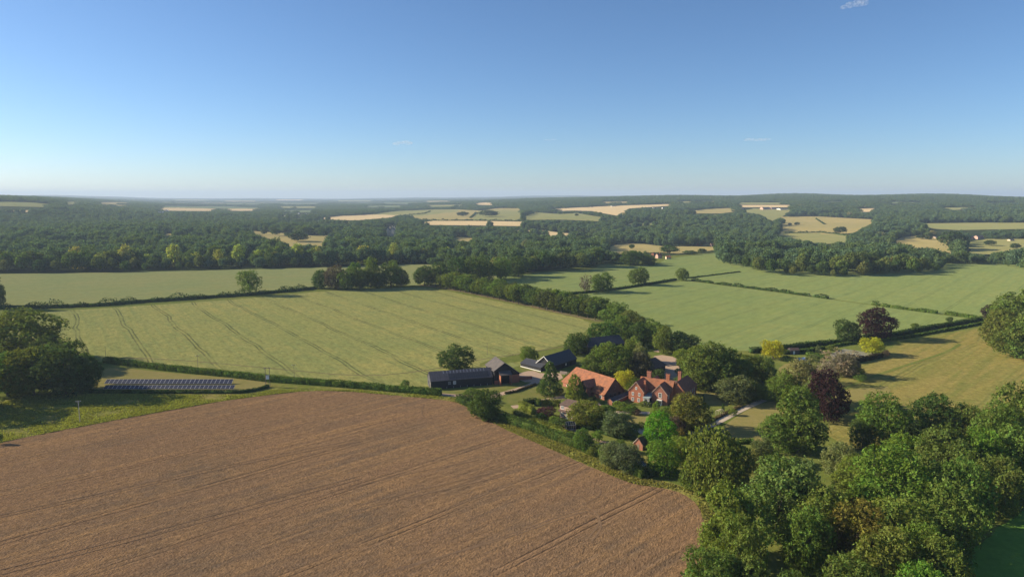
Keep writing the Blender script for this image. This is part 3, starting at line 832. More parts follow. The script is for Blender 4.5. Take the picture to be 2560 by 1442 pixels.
def gn_wood(name, pts, rot, scl, idx, meshes, label, cat, kind='stuff'):
    me = bpy.data.meshes.new(name)
    me.vertices.add(len(pts)); me.vertices.foreach_set('co', np.asarray(pts, np.float32).ravel())
    for an, arr, ty in (('rotv', rot, 'FLOAT_VECTOR'), ('sclv', scl, 'FLOAT_VECTOR')):
        at = me.attributes.new(an, ty, 'POINT'); at.data.foreach_set('vector', np.asarray(arr, np.float32).ravel())
    at = me.attributes.new('idx', 'INT', 'POINT'); at.data.foreach_set('value', np.asarray(idx, np.int32))
    o = ob(name, me)
    ng = bpy.data.node_groups.new(name + '_scatter', 'GeometryNodeTree')
    ng.interface.new_socket('Geometry', in_out='INPUT', socket_type='NodeSocketGeometry')
    ng.interface.new_socket('Geometry', in_out='OUTPUT', socket_type='NodeSocketGeometry')
    gi = ng.nodes.new('NodeGroupInput'); go = ng.nodes.new('NodeGroupOutput'); jn = ng.nodes.new('GeometryNodeJoinGeometry')
    def attr(nm, ty):
        a = ng.nodes.new('GeometryNodeInputNamedAttribute'); a.data_type = ty; a.inputs[0].default_value = nm
        return a.outputs[0]
    ar, asc, ai = attr('rotv', 'FLOAT_VECTOR'), attr('sclv', 'FLOAT_VECTOR'), attr('idx', 'INT')
    for k, mm in enumerate(meshes):
        po = bpy.data.objects.new(name + '_tree', mm)      # only a source of shape for the wood; never linked to the scene
        oi = ng.nodes.new('GeometryNodeObjectInfo'); oi.inputs['Object'].default_value = po; oi.inputs['As Instance'].default_value = False
        cp = ng.nodes.new('FunctionNodeCompare'); cp.data_type = 'INT'; cp.operation = 'EQUAL'
        ng.links.new(ai, cp.inputs[2]); cp.inputs[3].default_value = k
        ip = ng.nodes.new('GeometryNodeInstanceOnPoints')
        ng.links.new(gi.outputs[0], ip.inputs['Points']); ng.links.new(cp.outputs[0], ip.inputs['Selection'])
        ng.links.new(oi.outputs['Geometry'], ip.inputs['Instance']); ng.links.new(ar, ip.inputs['Rotation']); ng.links.new(asc, ip.inputs['Scale'])
        ng.links.new(ip.outputs[0], jn.inputs[0])
    ng.links.new(jn.outputs[0], go.inputs[0])
    md = o.modifiers.new('scatter', 'NODES'); md.node_group = ng
    return setp(o, label, cat, None, kind)

WM = [crown_mesh('wood_crown', 'ball', 200 + s, 1800, .082, M['leafwood']) for s in range(4)] + [crown_mesh('wood_crown', 'tall', 210 + s, 900, .09, M['leafwood']) for s in range(2)]
WC = [crown_mesh('wood_clump', 'clump', 220 + s, 900, .075, M['leafwood']) for s in range(3)]
WCF = [crown_mesh('wood_clump', 'clump', 230 + s, 260, .13, M['leafwood']) for s in range(3)]

r = ~isind
n = int(r.sum())
hh = Ht[r]; wd = hh * rng.uniform(.62, .9, n)
ix = np.where(rng.random(n) < .86, rng.integers(0, 4, n), rng.integers(4, 6, n))
wd = np.where(ix >= 4, wd * .7, wd); hh = np.where(ix >= 4, hh * 1.15, hh)
gn_wood('woodland', np.stack([X[r], Y[r], Z[r] - .3], 1), np.stack([np.zeros(n), np.zeros(n), rng.uniform(0, 6.28, n)], 1), np.stack([wd, wd, hh], 1), ix, WM,
        'dark mixed woodland behind the first trees beyond the near fields', 'woodland')
# middle distance
X, Y, rng = scatter(1350, 2700, 16, 6)
Ht = rng.uniform(9, 23, len(X))
ok, u, vb, vt, Z = clear_of_fields(X, Y, Ht)
X, Y, Ht, Z = [a[ok] for a in (X, Y, Ht, Z)]; n = len(X)
ix = np.where(rng.random(n) < .9, rng.integers(0, 4, n), rng.integers(4, 6, n)); wd = rng.uniform(12, 20, n); wd = np.where(ix >= 4, wd * .65, wd)
gn_wood('distant_woodland', np.stack([X, Y, Z - .5], 1), np.stack([np.zeros(n), np.zeros(n), rng.uniform(0, 6.28, n)], 1), np.stack([wd, wd, Ht], 1), ix, WM,
        'wooded slopes between the pale fields of the middle distance', 'woodland')
nmid = n
X, Y, rng = scatter(2700, 5900, 27, 7)
Ht = rng.uniform(11, 18, len(X))
ok, u, vb, vt, Z = clear_of_fields(X, Y, Ht)
X, Y, Ht, Z = [a[ok] for a in (X, Y, Ht, Z)]; n = len(X)
wd = rng.uniform(30, 46, n)
gn_wood('hill_woodland', np.stack([X, Y, Z - 1], 1), np.stack([np.zeros(n), np.zeros(n), rng.uniform(0, 6.28, n)], 1), np.stack([wd, wd, Ht], 1), rng.integers(0, 3, n), WC,
        'dark woods covering the far hills below the skyline', 'woodland')
nhill = n
X, Y, rng = scatter(5900, 15000, 85, 8)
# belts and copses over the plain: keep where a coarse pattern says wood
pat = np.sin(X / 410 + 2.1 * np.sin(Y / 900)) * np.sin(Y / 640 + 1.7 * np.sin(X / 760)) + .35 * np.sin(X / 130) * np.sin(Y / 170)
k = pat > .12
X, Y = X[k], Y[k]; Ht = rng.uniform(10, 17, len(X))
ok, u, vb, vt, Z = clear_of_fields(X, Y, Ht)
X, Y, Ht, Z = [a[ok] for a in (X, Y, Ht, Z)]; n = len(X)
wd = rng.uniform(90, 150, n)
gn_wood('horizon_woodland', np.stack([X, Y, Z - 1], 1), np.stack([np.zeros(n), np.zeros(n), rng.uniform(0, 6.28, n)], 1), np.stack([wd, wd * .6, Ht], 1), rng.integers(0, 3, n), WCF,
        'blue hazy belts of trees on the plain toward the horizon', 'woodland')
print('instances', nmid, nhill, n)

# ---------------------------------------------------------------- tall dry grass on the verges: one uncountable mass of tufts
def tufts(name, outline, holes, n, col, hmin, hmax, label, seed):
    W_ = [(q.x, q.y) for q in (P(u, v) for u, v in outline)]
    Hs = [[(q.x, q.y) for q in (P(u, v) for u, v in h)] for h in holes]
    rg = np.random.default_rng(seed)
    xs = [p[0] for p in W_]; ys = [p[1] for p in W_]
    x = rg.uniform(min(xs), max(xs), n); y = rg.uniform(max(100, min(ys)), max(ys), n)
    k = inpoly(x, y, W_)
    for h in Hs: k &= ~inpoly(x, y, h)
    dn = np.sin(x / 5.1 + 2 * np.sin(y / 7.7)) * np.sin(y / 4.3 + np.sin(x / 9)) + rg.uniform(-.8, .8, n)
    k &= dn > -.1
    x, y = x[k], y[k]; m_ = len(x)
    h = rg.uniform(hmin, hmax, m_); th = rg.uniform(0, 6.28, m_); w = h * rg.uniform(.5, 1.0, m_)
    dx, dy = np.cos(th) * w, np.sin(th) * w
    lx, ly = rg.normal(0, .25, m_) * h, rg.normal(0, .25, m_) * h
    z = np.full(m_, .1)
    v = np.stack([np.stack([x - dx * .5, y - dy * .5, z], 1), np.stack([x + dx * .5, y + dy * .5, z], 1), np.stack([x + dx * .9 + lx, y + dy * .9 + ly, z + h], 1), np.stack([x - dx * .7 + lx, y - dy * .7 + ly, z + h * .9], 1)], 1).reshape(-1, 3)
    o = ob(name, mesh_np(name, v, fan(m_), M['leaf'])); o.color = (*col, 1)
    return setp(o, label, 'grass', None, 'stuff')
VERGE_R = [(1110, 992), (1165, 1000), (1215, 1040), (1260, 1056), (1330, 1080), (1420, 1112), (1530, 1154), (1600, 1195), (1680, 1210), (1760, 1238), (1790, 1290), (1780, 1400), (1680, 1420), (1500, 1200), (1300, 1110), (1100, 1020)]
tufts('tall_grass', VERGE_R, [BROWN], 260000, (.23, .22, .070), .15, .45, 'dry tall grass fringe between the brown field and the long garden hedge', 3)
tufts('meadow_grass', [(-120, 1060), (0, 1010), (60, 990), (250, 985), (600, 988), (680, 975), (900, 975), (1110, 992), (1100, 1004), (860, 985), (770, 984), (560, 1008), (200, 1072), (-100, 1130)], [BROWN], 260000, (.24, .25, .060), .15, .42, 'rough yellow green grass between the solar hedge and the brown field', 4)

# ---------------------------------------------------------------- trees that stand on their own
MID = (.122, .182, .040); DARK = (.080, .126, .036); OLI = (.142, .186, .043); BRI = (.130, .215, .034); GOLD = (.40, .40, .035); PUR = (.050, .024, .030)
GREY = (.135, .165, .075); PALE = (.21, .22, .085); BRN = (.160, .160, .040); BLU = (.140, .195, .062); DEAD = (.26, .22, .16); LIME = (.17, .215, .04); HYC = (.165, .190, .038); SMOKE = (.115, .095, .075)
T = [
 # left clump beside the solar panels
 (-130, 840, 955, 120, 'round', DARK, 'tall dark tree cut by the left edge of the picture, behind the rounded left clump'),
 (45, 775, 905, 185, 'round', MID, 'broad sunlit tree at the back of the left clump, beside the barley field'),
 (168, 850, 983, 140, 'round', DARK, 'large dark tree at the right end of the left clump, nearest the solar panels'),
 (85, 868, 988, 125, 'round', OLI, 'sunlit bushy tree in the middle front of the left clump'),
 (20, 880, 990, 110, 'round', MID, 'low sunlit tree at the left front of the left clump'),
 (215, 884, 976, 70, 'round', DARK, 'small dark tree at the foot of the left clump, next to the hedge end'),
 (180, 932, 990, 62, 'bush', DARK, 'dark shrub in shade in front of the left clump'),
 (135, 838, 930, 90, 'round', DARK, 'dark crown between the two biggest trees of the left clump'),
 (-95, 905, 1030, 165, 'round', MID, 'large tree just outside the left edge, its shade lying over the rough grass'),
 (-8, 684, 772, 40, 'tall', DARK, 'tall dark tree at the left edge, at the end of the long dark hedge'),
 (-30, 700, 765, 50, 'round', DARK, 'dark round tree at the left edge throwing a long shadow over the far field'),
 (0, 1083, 1110, 16, 'bush', DARK, 'tiny dark bush at the left edge at the brown field corner'),
 # field trees
 (625, 675, 738, 52, 'oak', MID, 'lone ragged oak on the hedge line between the two left fields'),
 (800, 674, 721, 44, 'round', DARK, 'low round tree at the left end of the tree clump in the left field'),
 (838, 662, 723, 50, 'round', SMOKE, 'brownish tree near the left end of the field clump'),
 (868, 668, 724, 52, 'round', MID, 'green round tree in the left part of the field clump, beside the brownish one'),
 (900, 672, 723, 56, 'round', DARK, 'dark spreading tree in the middle of the field clump'),
 (888, 656, 714, 34, 'round', MID, 'small round crown showing over the middle of the field clump'),
 (927, 642, 720, 44, 'tall', MID, 'tallest tree of the field clump, standing just right of its middle'),
 (948, 682, 721, 40, 'round', DARK, 'low dark tree between the two tall crowns of the field clump'),
 (978, 651, 718, 52, 'round', MID, 'large sunlit tree at the right end of the field clump'),
 (1003, 672, 716, 34, 'round', DARK, 'small dark tree on the right flank of the field clump'),
 (1018, 694, 714, 16, 'bush', DARK, 'small bush trailing off the right end of the field clump'),
 (1062, 662, 713, 52, 'round', DARK, 'broad dark tree at the far end of the avenue beside the field clump gap'),
 (1100, 655, 712, 50, 'round', DARK, 'dark tree just behind the far end of the avenue'),
 (1146, 642, 706, 48, 'round', DARK, 'tall dark tree in the belt behind the far end of the avenue'),
 (1200, 640, 702, 80, 'round', DARK, 'wide dark tree in the belt behind the avenue, widest of them'),
 (1252, 644, 698, 56, 'round', MID, 'round tree in the middle of the belt behind the avenue'),
 (1296, 640, 692, 52, 'round', DARK, 'dark round tree near the right end of the belt behind the avenue'),
 (1462, 686, 733, 32, 'sparse', SMOKE, 'thin brown-topped half dead tree beside the round tree on the wheat field hedge'),
 (1506, 681, 730, 52, 'round', MID, 'round dark tree on the wheat field hedge next to the half dead tree'),
 (1596, 666, 712, 48, 'round', MID, 'lone perfectly round tree in the middle of the wheat field hedge'),
 (1706, 670, 701, 32, 'round', OLI, 'small olive tree at the corner where three wheat field hedges meet'),
 (1576, 626, 663, 52, 'round', DARK, 'large dark round tree standing alone at the wheat field top beside the copse'),
 (1622, 636, 663, 36, 'round', DARK, 'dark tree right beside the large round one at the wheat field top'),
 (1674, 612, 634, 48, 'mid', DARK, 'dark round tree inside the small dry field behind the wheat crest'),
 (1580, 610, 624, 15, 'mid', DARK, 'tiny round tree in the small dry field left of the dark round one'),
 (1725, 626, 637, 34, 'mid', DARK, 'low dark tree on the wheat field crest beside the red cottages'),
 (1754, 621, 634, 22, 'mid', DARK, 'small round tree on the wheat crest between the cottages and the oval wood'),
 (2120, 797, 855, 62, 'round', DARK, 'dark green tree beside the copper beech on the meadow hedge'),
 (2187, 769, 846, 84, 'round', PUR, 'round purple copper beech standing on the meadow hedge'),
 (2181, 844, 886, 54, 'flat', GOLD, 'golden leaved tree below the copper beech at the tennis court'),
 (2214, 873, 893, 19, 'bush', SMOKE, 'small dark bush at the corner of the tennis court hedge'),
 (2286, 807, 824, 18, 'ball', MID, 'smaller left one of two little round trees above the meadow hedge'),
 (2373, 791, 808, 16, 'ball', DARK, 'right one of two little round trees above the meadow hedge'),
 (2475, 760, 802, 38, 'round', PUR, 'small purple tree at the left foot of the right edge clump'),
 (2545, 722, 850, 110, 'round', MID, 'tall tree at the back of the clump at the right edge'),
 (2497, 772, 868, 80, 'round', OLI, 'sunlit tree forming the left side of the right edge clump'),
 (2540, 785, 895, 95, 'tall', OLI, 'tall sunlit tree in front of the right edge clump'),
 (2590, 790, 905, 120, 'round', MID, 'large tree cut by the right edge beside the dry meadow'),
 # round the barns
 (1140, 861, 926, 86, 'round', DARK, 'large dark round tree behind the long black barn'),
 (1322, 866, 903, 47, 'round', OLI, 'small round tree beside the low black range'),
 (1013, 948, 968, 22, 'bush', MID, 'small round bush on the hedge left of the long black barn'),
 (1375, 903, 987, 50, 'cone', DARK, 'dark columnar conifer between the yard and the orange roofed barn'),
 (1437, 934, 1002, 46, 'cone', LIME, 'light green conifer in front of the orange roofed barn'),
 (1453, 975, 1002, 34, 'bush', DARK, 'dark shrub at the foot of the light green conifer'),
 (1487, 985, 1005, 9, 'cone', DARK, 'narrow clipped yew by the corner of the orange roofed barn'),
 (1212, 975, 1043, 78, 'round', DARK, 'dark bushy tree at the garden corner above the brown field'),
 (1184, 970, 1003, 52, 'round', MID, 'smaller tree on the left of the dark garden corner tree, by the drive'),
 (1216, 1008, 1050, 46, 'round', MID, 'low sunlit tree in front of the dark garden corner tree'),
 # behind the farm
 (1441, 832, 886, 58, 'round', DARK, 'dark round tree between the low black range and the black barn'),
 (1506, 805, 866, 74, 'round', DARK, 'dark tree rising behind the ridge of the black barn'),
 (1542, 756, 812, 74, 'round', OLI, 'tree that ends the avenue above the farm'),
 (1580, 776, 838, 66, 'round', OLI, 'round tree just right of the end of the avenue'),
 (1553, 790, 850, 62, 'round', MID, 'tree behind the black barn, under the end of the avenue'),
 (1596, 806, 866, 58, 'round', DARK, 'dark tree behind the right end of the black barn'),
 (1634, 798, 868, 52, 'tall', MID, 'slender tree in the group behind the stable yard'),
 (1657, 812, 884, 50, 'round', OLI, 'pale olive tree between the slender tree and the wide dark one behind the yard'),
 (1708, 830, 884, 78, 'round', DARK, 'wide dark tree at the edge of the lower wheat field behind the yard'),
 (1530, 855, 936, 92, 'round', MID, 'large sunlit horse chestnut behind the orange roofed barn'),
 (1482, 886, 934, 54, 'round', MID, 'smaller green tree left of the chestnut behind the orange roofed barn'),
 (1583, 840, 905, 50, 'tall', OLI, 'pale olive tree beside the large chestnut'),
 (1602, 858, 935, 44, 'tall', PALE, 'tall pale feathery tree right of the large chestnut'),
 (1603, 880, 944, 56, 'round', SMOKE, 'dusky purple-brown tree beside the stable roof'),
 (1565, 925, 968, 54, 'round', GOLD, 'golden tree between the orange roofed barn and the farmhouse'),
 (1585, 945, 975, 40, 'round', LIME, 'lower lime green tree in front of the golden tree, behind the farmhouse gable'),
 (1646, 921, 955, 34, 'ball', DARK, 'small dark round tree behind the farmhouse chimneys'),
 (1710, 871, 916, 48, 'round', LIME, 'yellow green round tree beside the gravel yard'),
 (1706, 912, 942, 30, 'round', GREY, 'small grey green tree at the gravel yard'),
 (1768, 848, 966, 118, 'round', OLI, 'very large oak with sunlit top right of the gravel yard'),
 (1815, 872, 972, 110, 'round', MID, 'large tree joined to the right side of the very large oak'),
 (1722, 935, 968, 62, 'round', OLI, 'low rounded tree at the left foot of the very large oak'),
 (1756, 920, 975, 62, 'round', MID, 'green tree under the very large oak, nearest the side lawn'),
 (1862, 885, 952, 72, 'round', OLI, 'olive tree between the very large oak and the golden tree'),
 (1905, 888, 955, 62, 'round', OLI, 'olive tree below the golden tree at the pool garden'),
 (1932, 851, 897, 56, 'flat', GOLD, 'golden leaved tree beside the swimming pool'),
 (1840, 940, 1004, 92, 'round', GREY, 'grey green spreading tree above the stone path'),
 (1888, 955, 1000, 50, 'round', MID, 'green tree at the upper end of the stone path'),
 (1876, 963, 990, 24, 'bush', (.10, .02, .02), 'small dark red shrub beside the stone path end'),
 (1888, 963, 986, 12, 'bush', (.5, .33, .02), 'small bright yellow shrub next to the dark red one'),
 (1962, 925, 1010, 85, 'round', OLI, 'olive tree left of the tall pair beside the great lawn'),
 (2005, 898, 1010, 90, 'round', PALE, 'pale crowned tree behind the tall tree beside the great lawn'),
 (2058, 900, 960, 60, 'sparse', DEAD, 'pale half dead silvery tree beside the tennis court'),
 (2095, 872, 938, 86, 'sparse', DEAD, 'large bare silvery tree above the dark copper beech'),
 (2110, 882, 940, 60, 'round', (.16, .145, .10), 'dusty grey tree at the corner of the tennis court'),
 (2068, 915, 1050, 92, 'round', PUR, 'great dark copper beech in the middle of the garden'),
 (2030, 940, 1035, 52, 'round', PALE, 'yellowish tree squeezed between the tall tree and the great copper beech'),
 (1992, 962, 1128, 112, 'tall', MID, 'tall ivy green tree standing before the great copper beech'),
 (1950, 1035, 1125, 95, 'round', OLI, 'olive bushy tree at the foot of the tall ivy green tree'),
 (2140, 914, 940, 38, 'bush', MID, 'green bushes at the edge of the dry meadow by the silvery tree'),
 # farmhouse garden
 (1466, 1002, 1064, 92, 'round', LIME, 'yellow green round tree in front of the small pink cottage'),
 (1500, 1015, 1068, 52, 'round', MID, 'darker tree overlapping the right side of the yellow green tree by the cottage'),
 (1540, 1028, 1088, 74, 'round', GREY, 'grey green apple tree in the farmhouse garden'),
 (1650, 1030, 1118, 76, 'round', (.13, .26, .025), 'vivid green tree in front of the farmhouse'),
 (1668, 1015, 1060, 50, 'round', MID, 'green tree against the right gable of the farmhouse'),
 (1724, 986, 1072, 92, 'round', BRN, 'bronze green round tree right of the farmhouse'),
 (1690, 1040, 1082, 44, 'round', SMOKE, 'small dusky tree between the vivid green tree and the bronze one'),
 (1366, 1016, 1042, 46, 'bush', (.09, .045, .05), 'purple leaved shrub between the clipped hedges'),
 (1404, 1045, 1070, 50, 'bush', DARK, 'dark bush beside the lean-to glasshouse'),
 (1387, 1040, 1062, 40, 'bush', OLI, 'yellowish bush left of the lean-to glasshouse'),
 (1372, 1073, 1092, 22, 'bush', DARK, 'small dark fruit bush in the long garden strip'),
 (1459, 1066, 1125, 46, 'round', MID, 'apple tree beside the clipped green dome in the kitchen garden'),
 (1492, 1076, 1106, 32, 'bush', BRI, 'clipped bright green dome in the kitchen garden'),
 (1528, 1104, 1165, 62, 'round', GREY, 'left apple tree of the pair above the greenhouse'),
 (1570, 1108, 1178, 74, 'round', GREY, 'right apple tree of the pair above the greenhouse'),
 (1553, 1098, 1130, 28, 'round', MID, 'small tree behind the pair of apple trees, beside the brick shed'),
 (1605, 1086, 1112, 26, 'bush', OLI, 'bush between the brick shed and the vivid green tree'),
 (1520, 1010, 1040, 44, 'bush', DARK, 'dark shrub at the farmhouse terrace end'),
 (1548, 1003, 1024, 48, 'bush', LIME, 'lime green shrub below the narrow slate roof'),
 (1575, 1012, 1032, 40, 'bush', MID, 'green shrub at the farmhouse terrace'),
 (1640, 1000, 1028, 18, 'bush', LIME, 'rambling rose climbing between the white conservatory and the gable window'),
 (1612, 1002, 1014, 30, 'bush', OLI, 'climber under the left farmhouse gable'),
 (1660, 1096, 1186, 82, 'round', BRI, 'green tree at the right of the greenhouse'),
 (1700, 1092, 1160, 70, 'round', LIME, 'yellow topped tree between the green tree and the weeping tree'),
 (1782, 1078, 1232, 140, 'willow', OLI, 'large weeping olive coloured tree at the end of the brown field'),
 (1836, 1110, 1220, 80, 'round', OLI, 'tree on the right shoulder of the weeping tree'),
 (1729, 1158, 1226, 60, 'bush', MID, 'scrubby bushes at the foot of the weeping tree'),
 (1902, 1090, 1150, 48, 'round', GREY, 'silvery grey tree in the shady border below the great lawn'),
 (1882, 1120, 1180, 44, 'round', PALE, 'pale tree with dry leaves under the silvery grey tree'),
 (1935, 1125, 1160, 40, 'bush', MID, 'green shrub in the shady border'),
 (1992, 1140, 1168, 34, 'bush', DARK, 'dark bush at the lower end of the shady border'),
 (1328, 1046, 1062, 24, 'bush', HYC, 'round yellowish shrub at the upper end of the yellowish inner hedge'),
 (1352, 1030, 1050, 28, 'bush', DARK, 'dark shrub in front of the purple leaved one'),
 (1425, 1078, 1098, 26, 'bush', MID, 'green shrub below the lean-to glasshouse'),
 (1440, 1096, 1112, 20, 'bush', OLI, 'olive fruit bush in front of the low box hedge'),
 (1408, 1088, 1102, 16, 'bush', DARK, 'small dark fruit bush near the yellowish inner hedge end'),
 (1513, 1050, 1078, 34, 'bush', DARK, 'dark shrub between the yellow green tree and the grey apple tree'),
 (1580, 1060, 1086, 34, 'bush', MID, 'green shrub at the lower edge of the small house lawn'),
 (1603, 1052, 1072, 22, 'bush', OLI, 'olive shrub beside the vivid green tree and the small house lawn'),
 (1530, 1028, 1046, 30, 'bush', SMOKE, 'reddish brown flower bed shrub on the farmhouse terrace'),
 (1590, 1022, 1036, 24, 'bush', (.16, .10, .09), 'pinkish rose bush in front of the farmhouse'),
 (1634, 1024, 1040, 22, 'bush', LIME, 'lime shrub at the foot of the white conservatory'),
 (1700, 1066, 1088, 32, 'bush', (.26, .18, .05), 'orange flowered shrub at the lower end of the stone path'),
 (1740, 1058, 1078, 26, 'bush', DARK, 'dark shrub below the bronze green tree by the path'),
 (1778, 1040, 1058, 22, 'bush', OLI, 'olive shrub in the flower border above the stone path'),
 (1832, 1020, 1038, 22, 'bush', LIME, 'lime shrub in the upper flower border of the stone path'),
 (1428, 930, 952, 34, 'bush', DARK, 'dark shrub at the left hip of the orange roofed barn'),
 (1460, 915, 938, 28, 'bush', MID, 'shrub between the white edged gable and the orange roofed barn'),
 (1350, 962, 984, 24, 'bush', MID, 'bush at the left foot of the dark columnar conifer'),
 (1398, 968, 988, 22, 'bush', DARK, 'bush at the right foot of the dark columnar conifer'),
 (1480, 1118, 1140, 26, 'bush', OLI, 'shrub behind the open fruit cage'),
 (1600, 1140, 1162, 30, 'bush', DARK, 'dark shrub between the greenhouse and the brick shed'),
 (2035, 885, 905, 30, 'bush', GREY, 'silvery clipped bush beside the swimming pool'),
 (2078, 862, 876, 26, 'bush', OLI, 'olive bush on the hedge behind the swimming pool'),
 (2045, 862, 882, 16, 'bush', GREY, 'narrow silver shrub on the hedge behind the pool house'),
 (2150, 936, 952, 30, 'bush', OLI, 'yellowish bush at the meadow corner by the silvery trees'),
 (2398, 1098, 1215, 46, 'sparse', DEAD, 'bare white dead tree poking out of the lower wood on the right'),
 (2075, 1300, 1420, 50, 'sparse', DEAD, 'bare pale dead tree at the dark hollow in the lower wood'),
 # lower right wood
 (2205, 984, 1110, 112, 'round', MID, 'dark green rounded tree standing at the near left end of the dry meadow'),
 (2155, 1050, 1120, 60, 'round', DARK, 'lower dark tree at the left foot of the rounded meadow tree'),
 (2330, 986, 1100, 118, 'round', DARK, 'dark tree in the middle of the near side of the dry meadow'),
 (2405, 1010, 1110, 84, 'round', MID, 'tree at the right shoulder of the dark meadow side tree'),
 (2278, 1060, 1130, 80, 'round', DARK, 'low dark tree between the two big meadow side trees'),
 (2490, 1010, 1165, 110, 'round', MID, 'green tree on the right, under the dry meadow corner'),
 (2558, 950, 1120, 135, 'round', MID, 'tall tree at the right edge above the dry meadow corner'),
 (2255, 1085, 1190, 100, 'round', BRI, 'bright green tree in the gap below the meadow side trees'),
 (2098, 1102, 1195, 82, 'round', PALE, 'cream flowering tree at the glade in the lower wood'),
 (2130, 1140, 1245, 90, 'round', LIME, 'yellow green tree growing into the cream flowering one'),
 (2000, 1150, 1345, 100, 'round', BLU, 'right half of the big blue green ash in the lower wood'),
 (1940, 1150, 1350, 170, 'round', BLU, 'big blue green ash dominating the lower wood'),
 (1818, 1204, 1400, 130, 'tall', OLI, 'tall dark olive tree at the rounded end of the brown field'),
 (1845, 1290, 1480, 130, 'round', OLI, 'olive tree in front of the tall one at the brown field end'),
 (1780, 1370, 1530, 130, 'round', MID, 'tree at the bottom edge beside the brown field end'),
 (1860, 1390, 1540, 120, 'round', OLI, 'olive tree at the bottom edge below the olive field end tree'),
 (2230, 1120, 1330, 190, 'round', BRI, 'broad bright green tree in the middle of the lower wood'),
 (2360, 1070, 1250, 150, 'round', MID, 'large green tree behind the broad bright one'),
 (2440, 1075, 1245, 140, 'round', BRI, 'bright tree right of the large green one in the lower wood'),
 (2530, 1070, 1240, 150, 'round', MID, 'large tree at the right edge of the lower wood'),
 (2330, 1160, 1330, 130, 'round', OLI, 'olive brown tree in the middle right of the lower wood'),
 (2400, 1150, 1335, 120, 'round', MID, 'tree above the dark hollow at the right'),
 (2480, 1140, 1300, 110, 'round', MID, 'green tree leaning over the shaded pasture'),
 (2060, 1220, 1400, 150, 'round', OLI, 'olive tree right of the big blue green ash'),
 (2140, 1245, 1430, 160, 'round', BRN, 'bronze tree in the centre of the lower wood'),
 (2245, 1225, 1430, 170, 'round', OLI, 'large olive tree below the broad bright green one'),
 (2360, 1200, 1400, 160, 'round', MID, 'green tree above the lowest crowns on the right'),
 (2010, 1270, 1440, 110, 'round', MID, 'tree above the dark hollow at the bottom'),
 (2110, 1390, 1560, 150, 'round', MID, 'tree on the bottom edge right of the dark hollow'),
 (2210, 1330, 1530, 160, 'round', OLI, 'olive tree on the bottom edge in the middle of the lower wood'),
 (2290, 1310, 1500, 120, 'round', MID, 'green tree over the bottom edge crowns'),
 (2350, 1345, 1540, 140, 'round', OLI, 'last olive tree on the bottom edge beside the bright pasture'),
 (2290, 1400, 1590, 140, 'round', BRI, 'bright crown cut by the bottom edge of the picture'),
 (1950, 1430, 1590, 120, 'round', DARK, 'dark crown just touching the bottom edge'),
]
for row in T:
    u, vt, vb, w, kind, col, lab = row
    bush = kind == 'bush'
    if vb > 1440 or (w > 100 and kind in ('round', 'tall')):
        vb = vb          # base hidden below the crown
    nm = 'garden_shrub' if bush else {'cone': 'conifer', 'willow': 'weeping_tree', 'sparse': 'half_dead_tree', 'oak': 'oak_tree'}.get(kind, 'copper_beech' if col == PUR else 'broadleaf_tree')
    tree(u, vt, vb, w, kind, col, lab, nm, 'shrub' if bush else 'tree', trunk=not bush)

# the pale lime trees along the front of the long left wood
LT = [(190, 615, 674, 40), (248, 634, 672, 30), (318, 610, 671, 36), (372, 634, 670, 26), (437, 608, 669, 34), (490, 630, 668, 26), (545, 622, 667, 30), (598, 610, 665, 32), (645, 624, 664, 26), (688, 628, 663, 25),
      (745, 608, 662, 32), (792, 616, 661, 26), (910, 612, 660, 34), (985, 607, 656, 32), (1020, 622, 656, 26), (1058, 620, 656, 26), (1122, 618, 654, 26), (1156, 616, 652, 26), (855, 622, 661, 26)]
ORD = ['first', 'second', 'third', 'fourth', 'fifth', 'sixth', 'seventh', 'eighth', 'ninth', 'tenth', 'eleventh', 'twelfth', 'thirteenth', 'fourteenth', 'fifteenth', 'sixteenth', 'seventeenth', 'eighteenth', 'nineteenth',
       'twentieth', 'twenty-first', 'twenty-second', 'twenty-third', 'twenty-fourth', 'twenty-fifth', 'twenty-sixth', 'twenty-seventh', 'twenty-eighth', 'twenty-ninth', 'thirtieth', 'thirty-first', 'thirty-second']
LT.sort()
for i, (u, vt, vb, w) in enumerate(LT):
    tree(u, vt, vb, w, 'midtall', (.30, .31, .085), 'pale tall lime tree, %s from the left along the front of the long wood' % ORD[i], 'lime_tree', 'tree', 'pale lime trees along the long wood', single=True)

# the avenue: two rows of round headed trees
A0, A1 = P(1072, 712), P(1500, 802)
dirv = (A1 - A0).normalized(); perp = Vector((-dirv.y, dirv.x, 0))
if perp.y < 0: perp = -perp
rng2 = random.Random(4)
def avenue(A, B, n, which):
    for i in range(n):
        t = (i + .5) / n
        p = A.lerp(B, t) + Vector((rng2.uniform(-.8, .8), rng2.uniform(-.8, .8), 0)); p.z = float(terrain(p.x, p.y)) - .05
        h = rng2.uniform(12.2, 14.6); w = h * rng2.uniform(.82, .98)
        q_ = rng2.uniform(.8, 1.35); c = (.098 * q_, .138 * q_, .034)
        tree_at(p, w, h, 'ball', c, 'round headed tree, %s from the far end in the %s row of the avenue' % (ORD[i], which), 'avenue_tree', 'tree', 'avenue trees, %s row' % which)
avenue(A0, A1, 27, 'front')
avenue(A0 + perp * 13, A1 + perp * 13 - dirv * 5, 23, 'back')

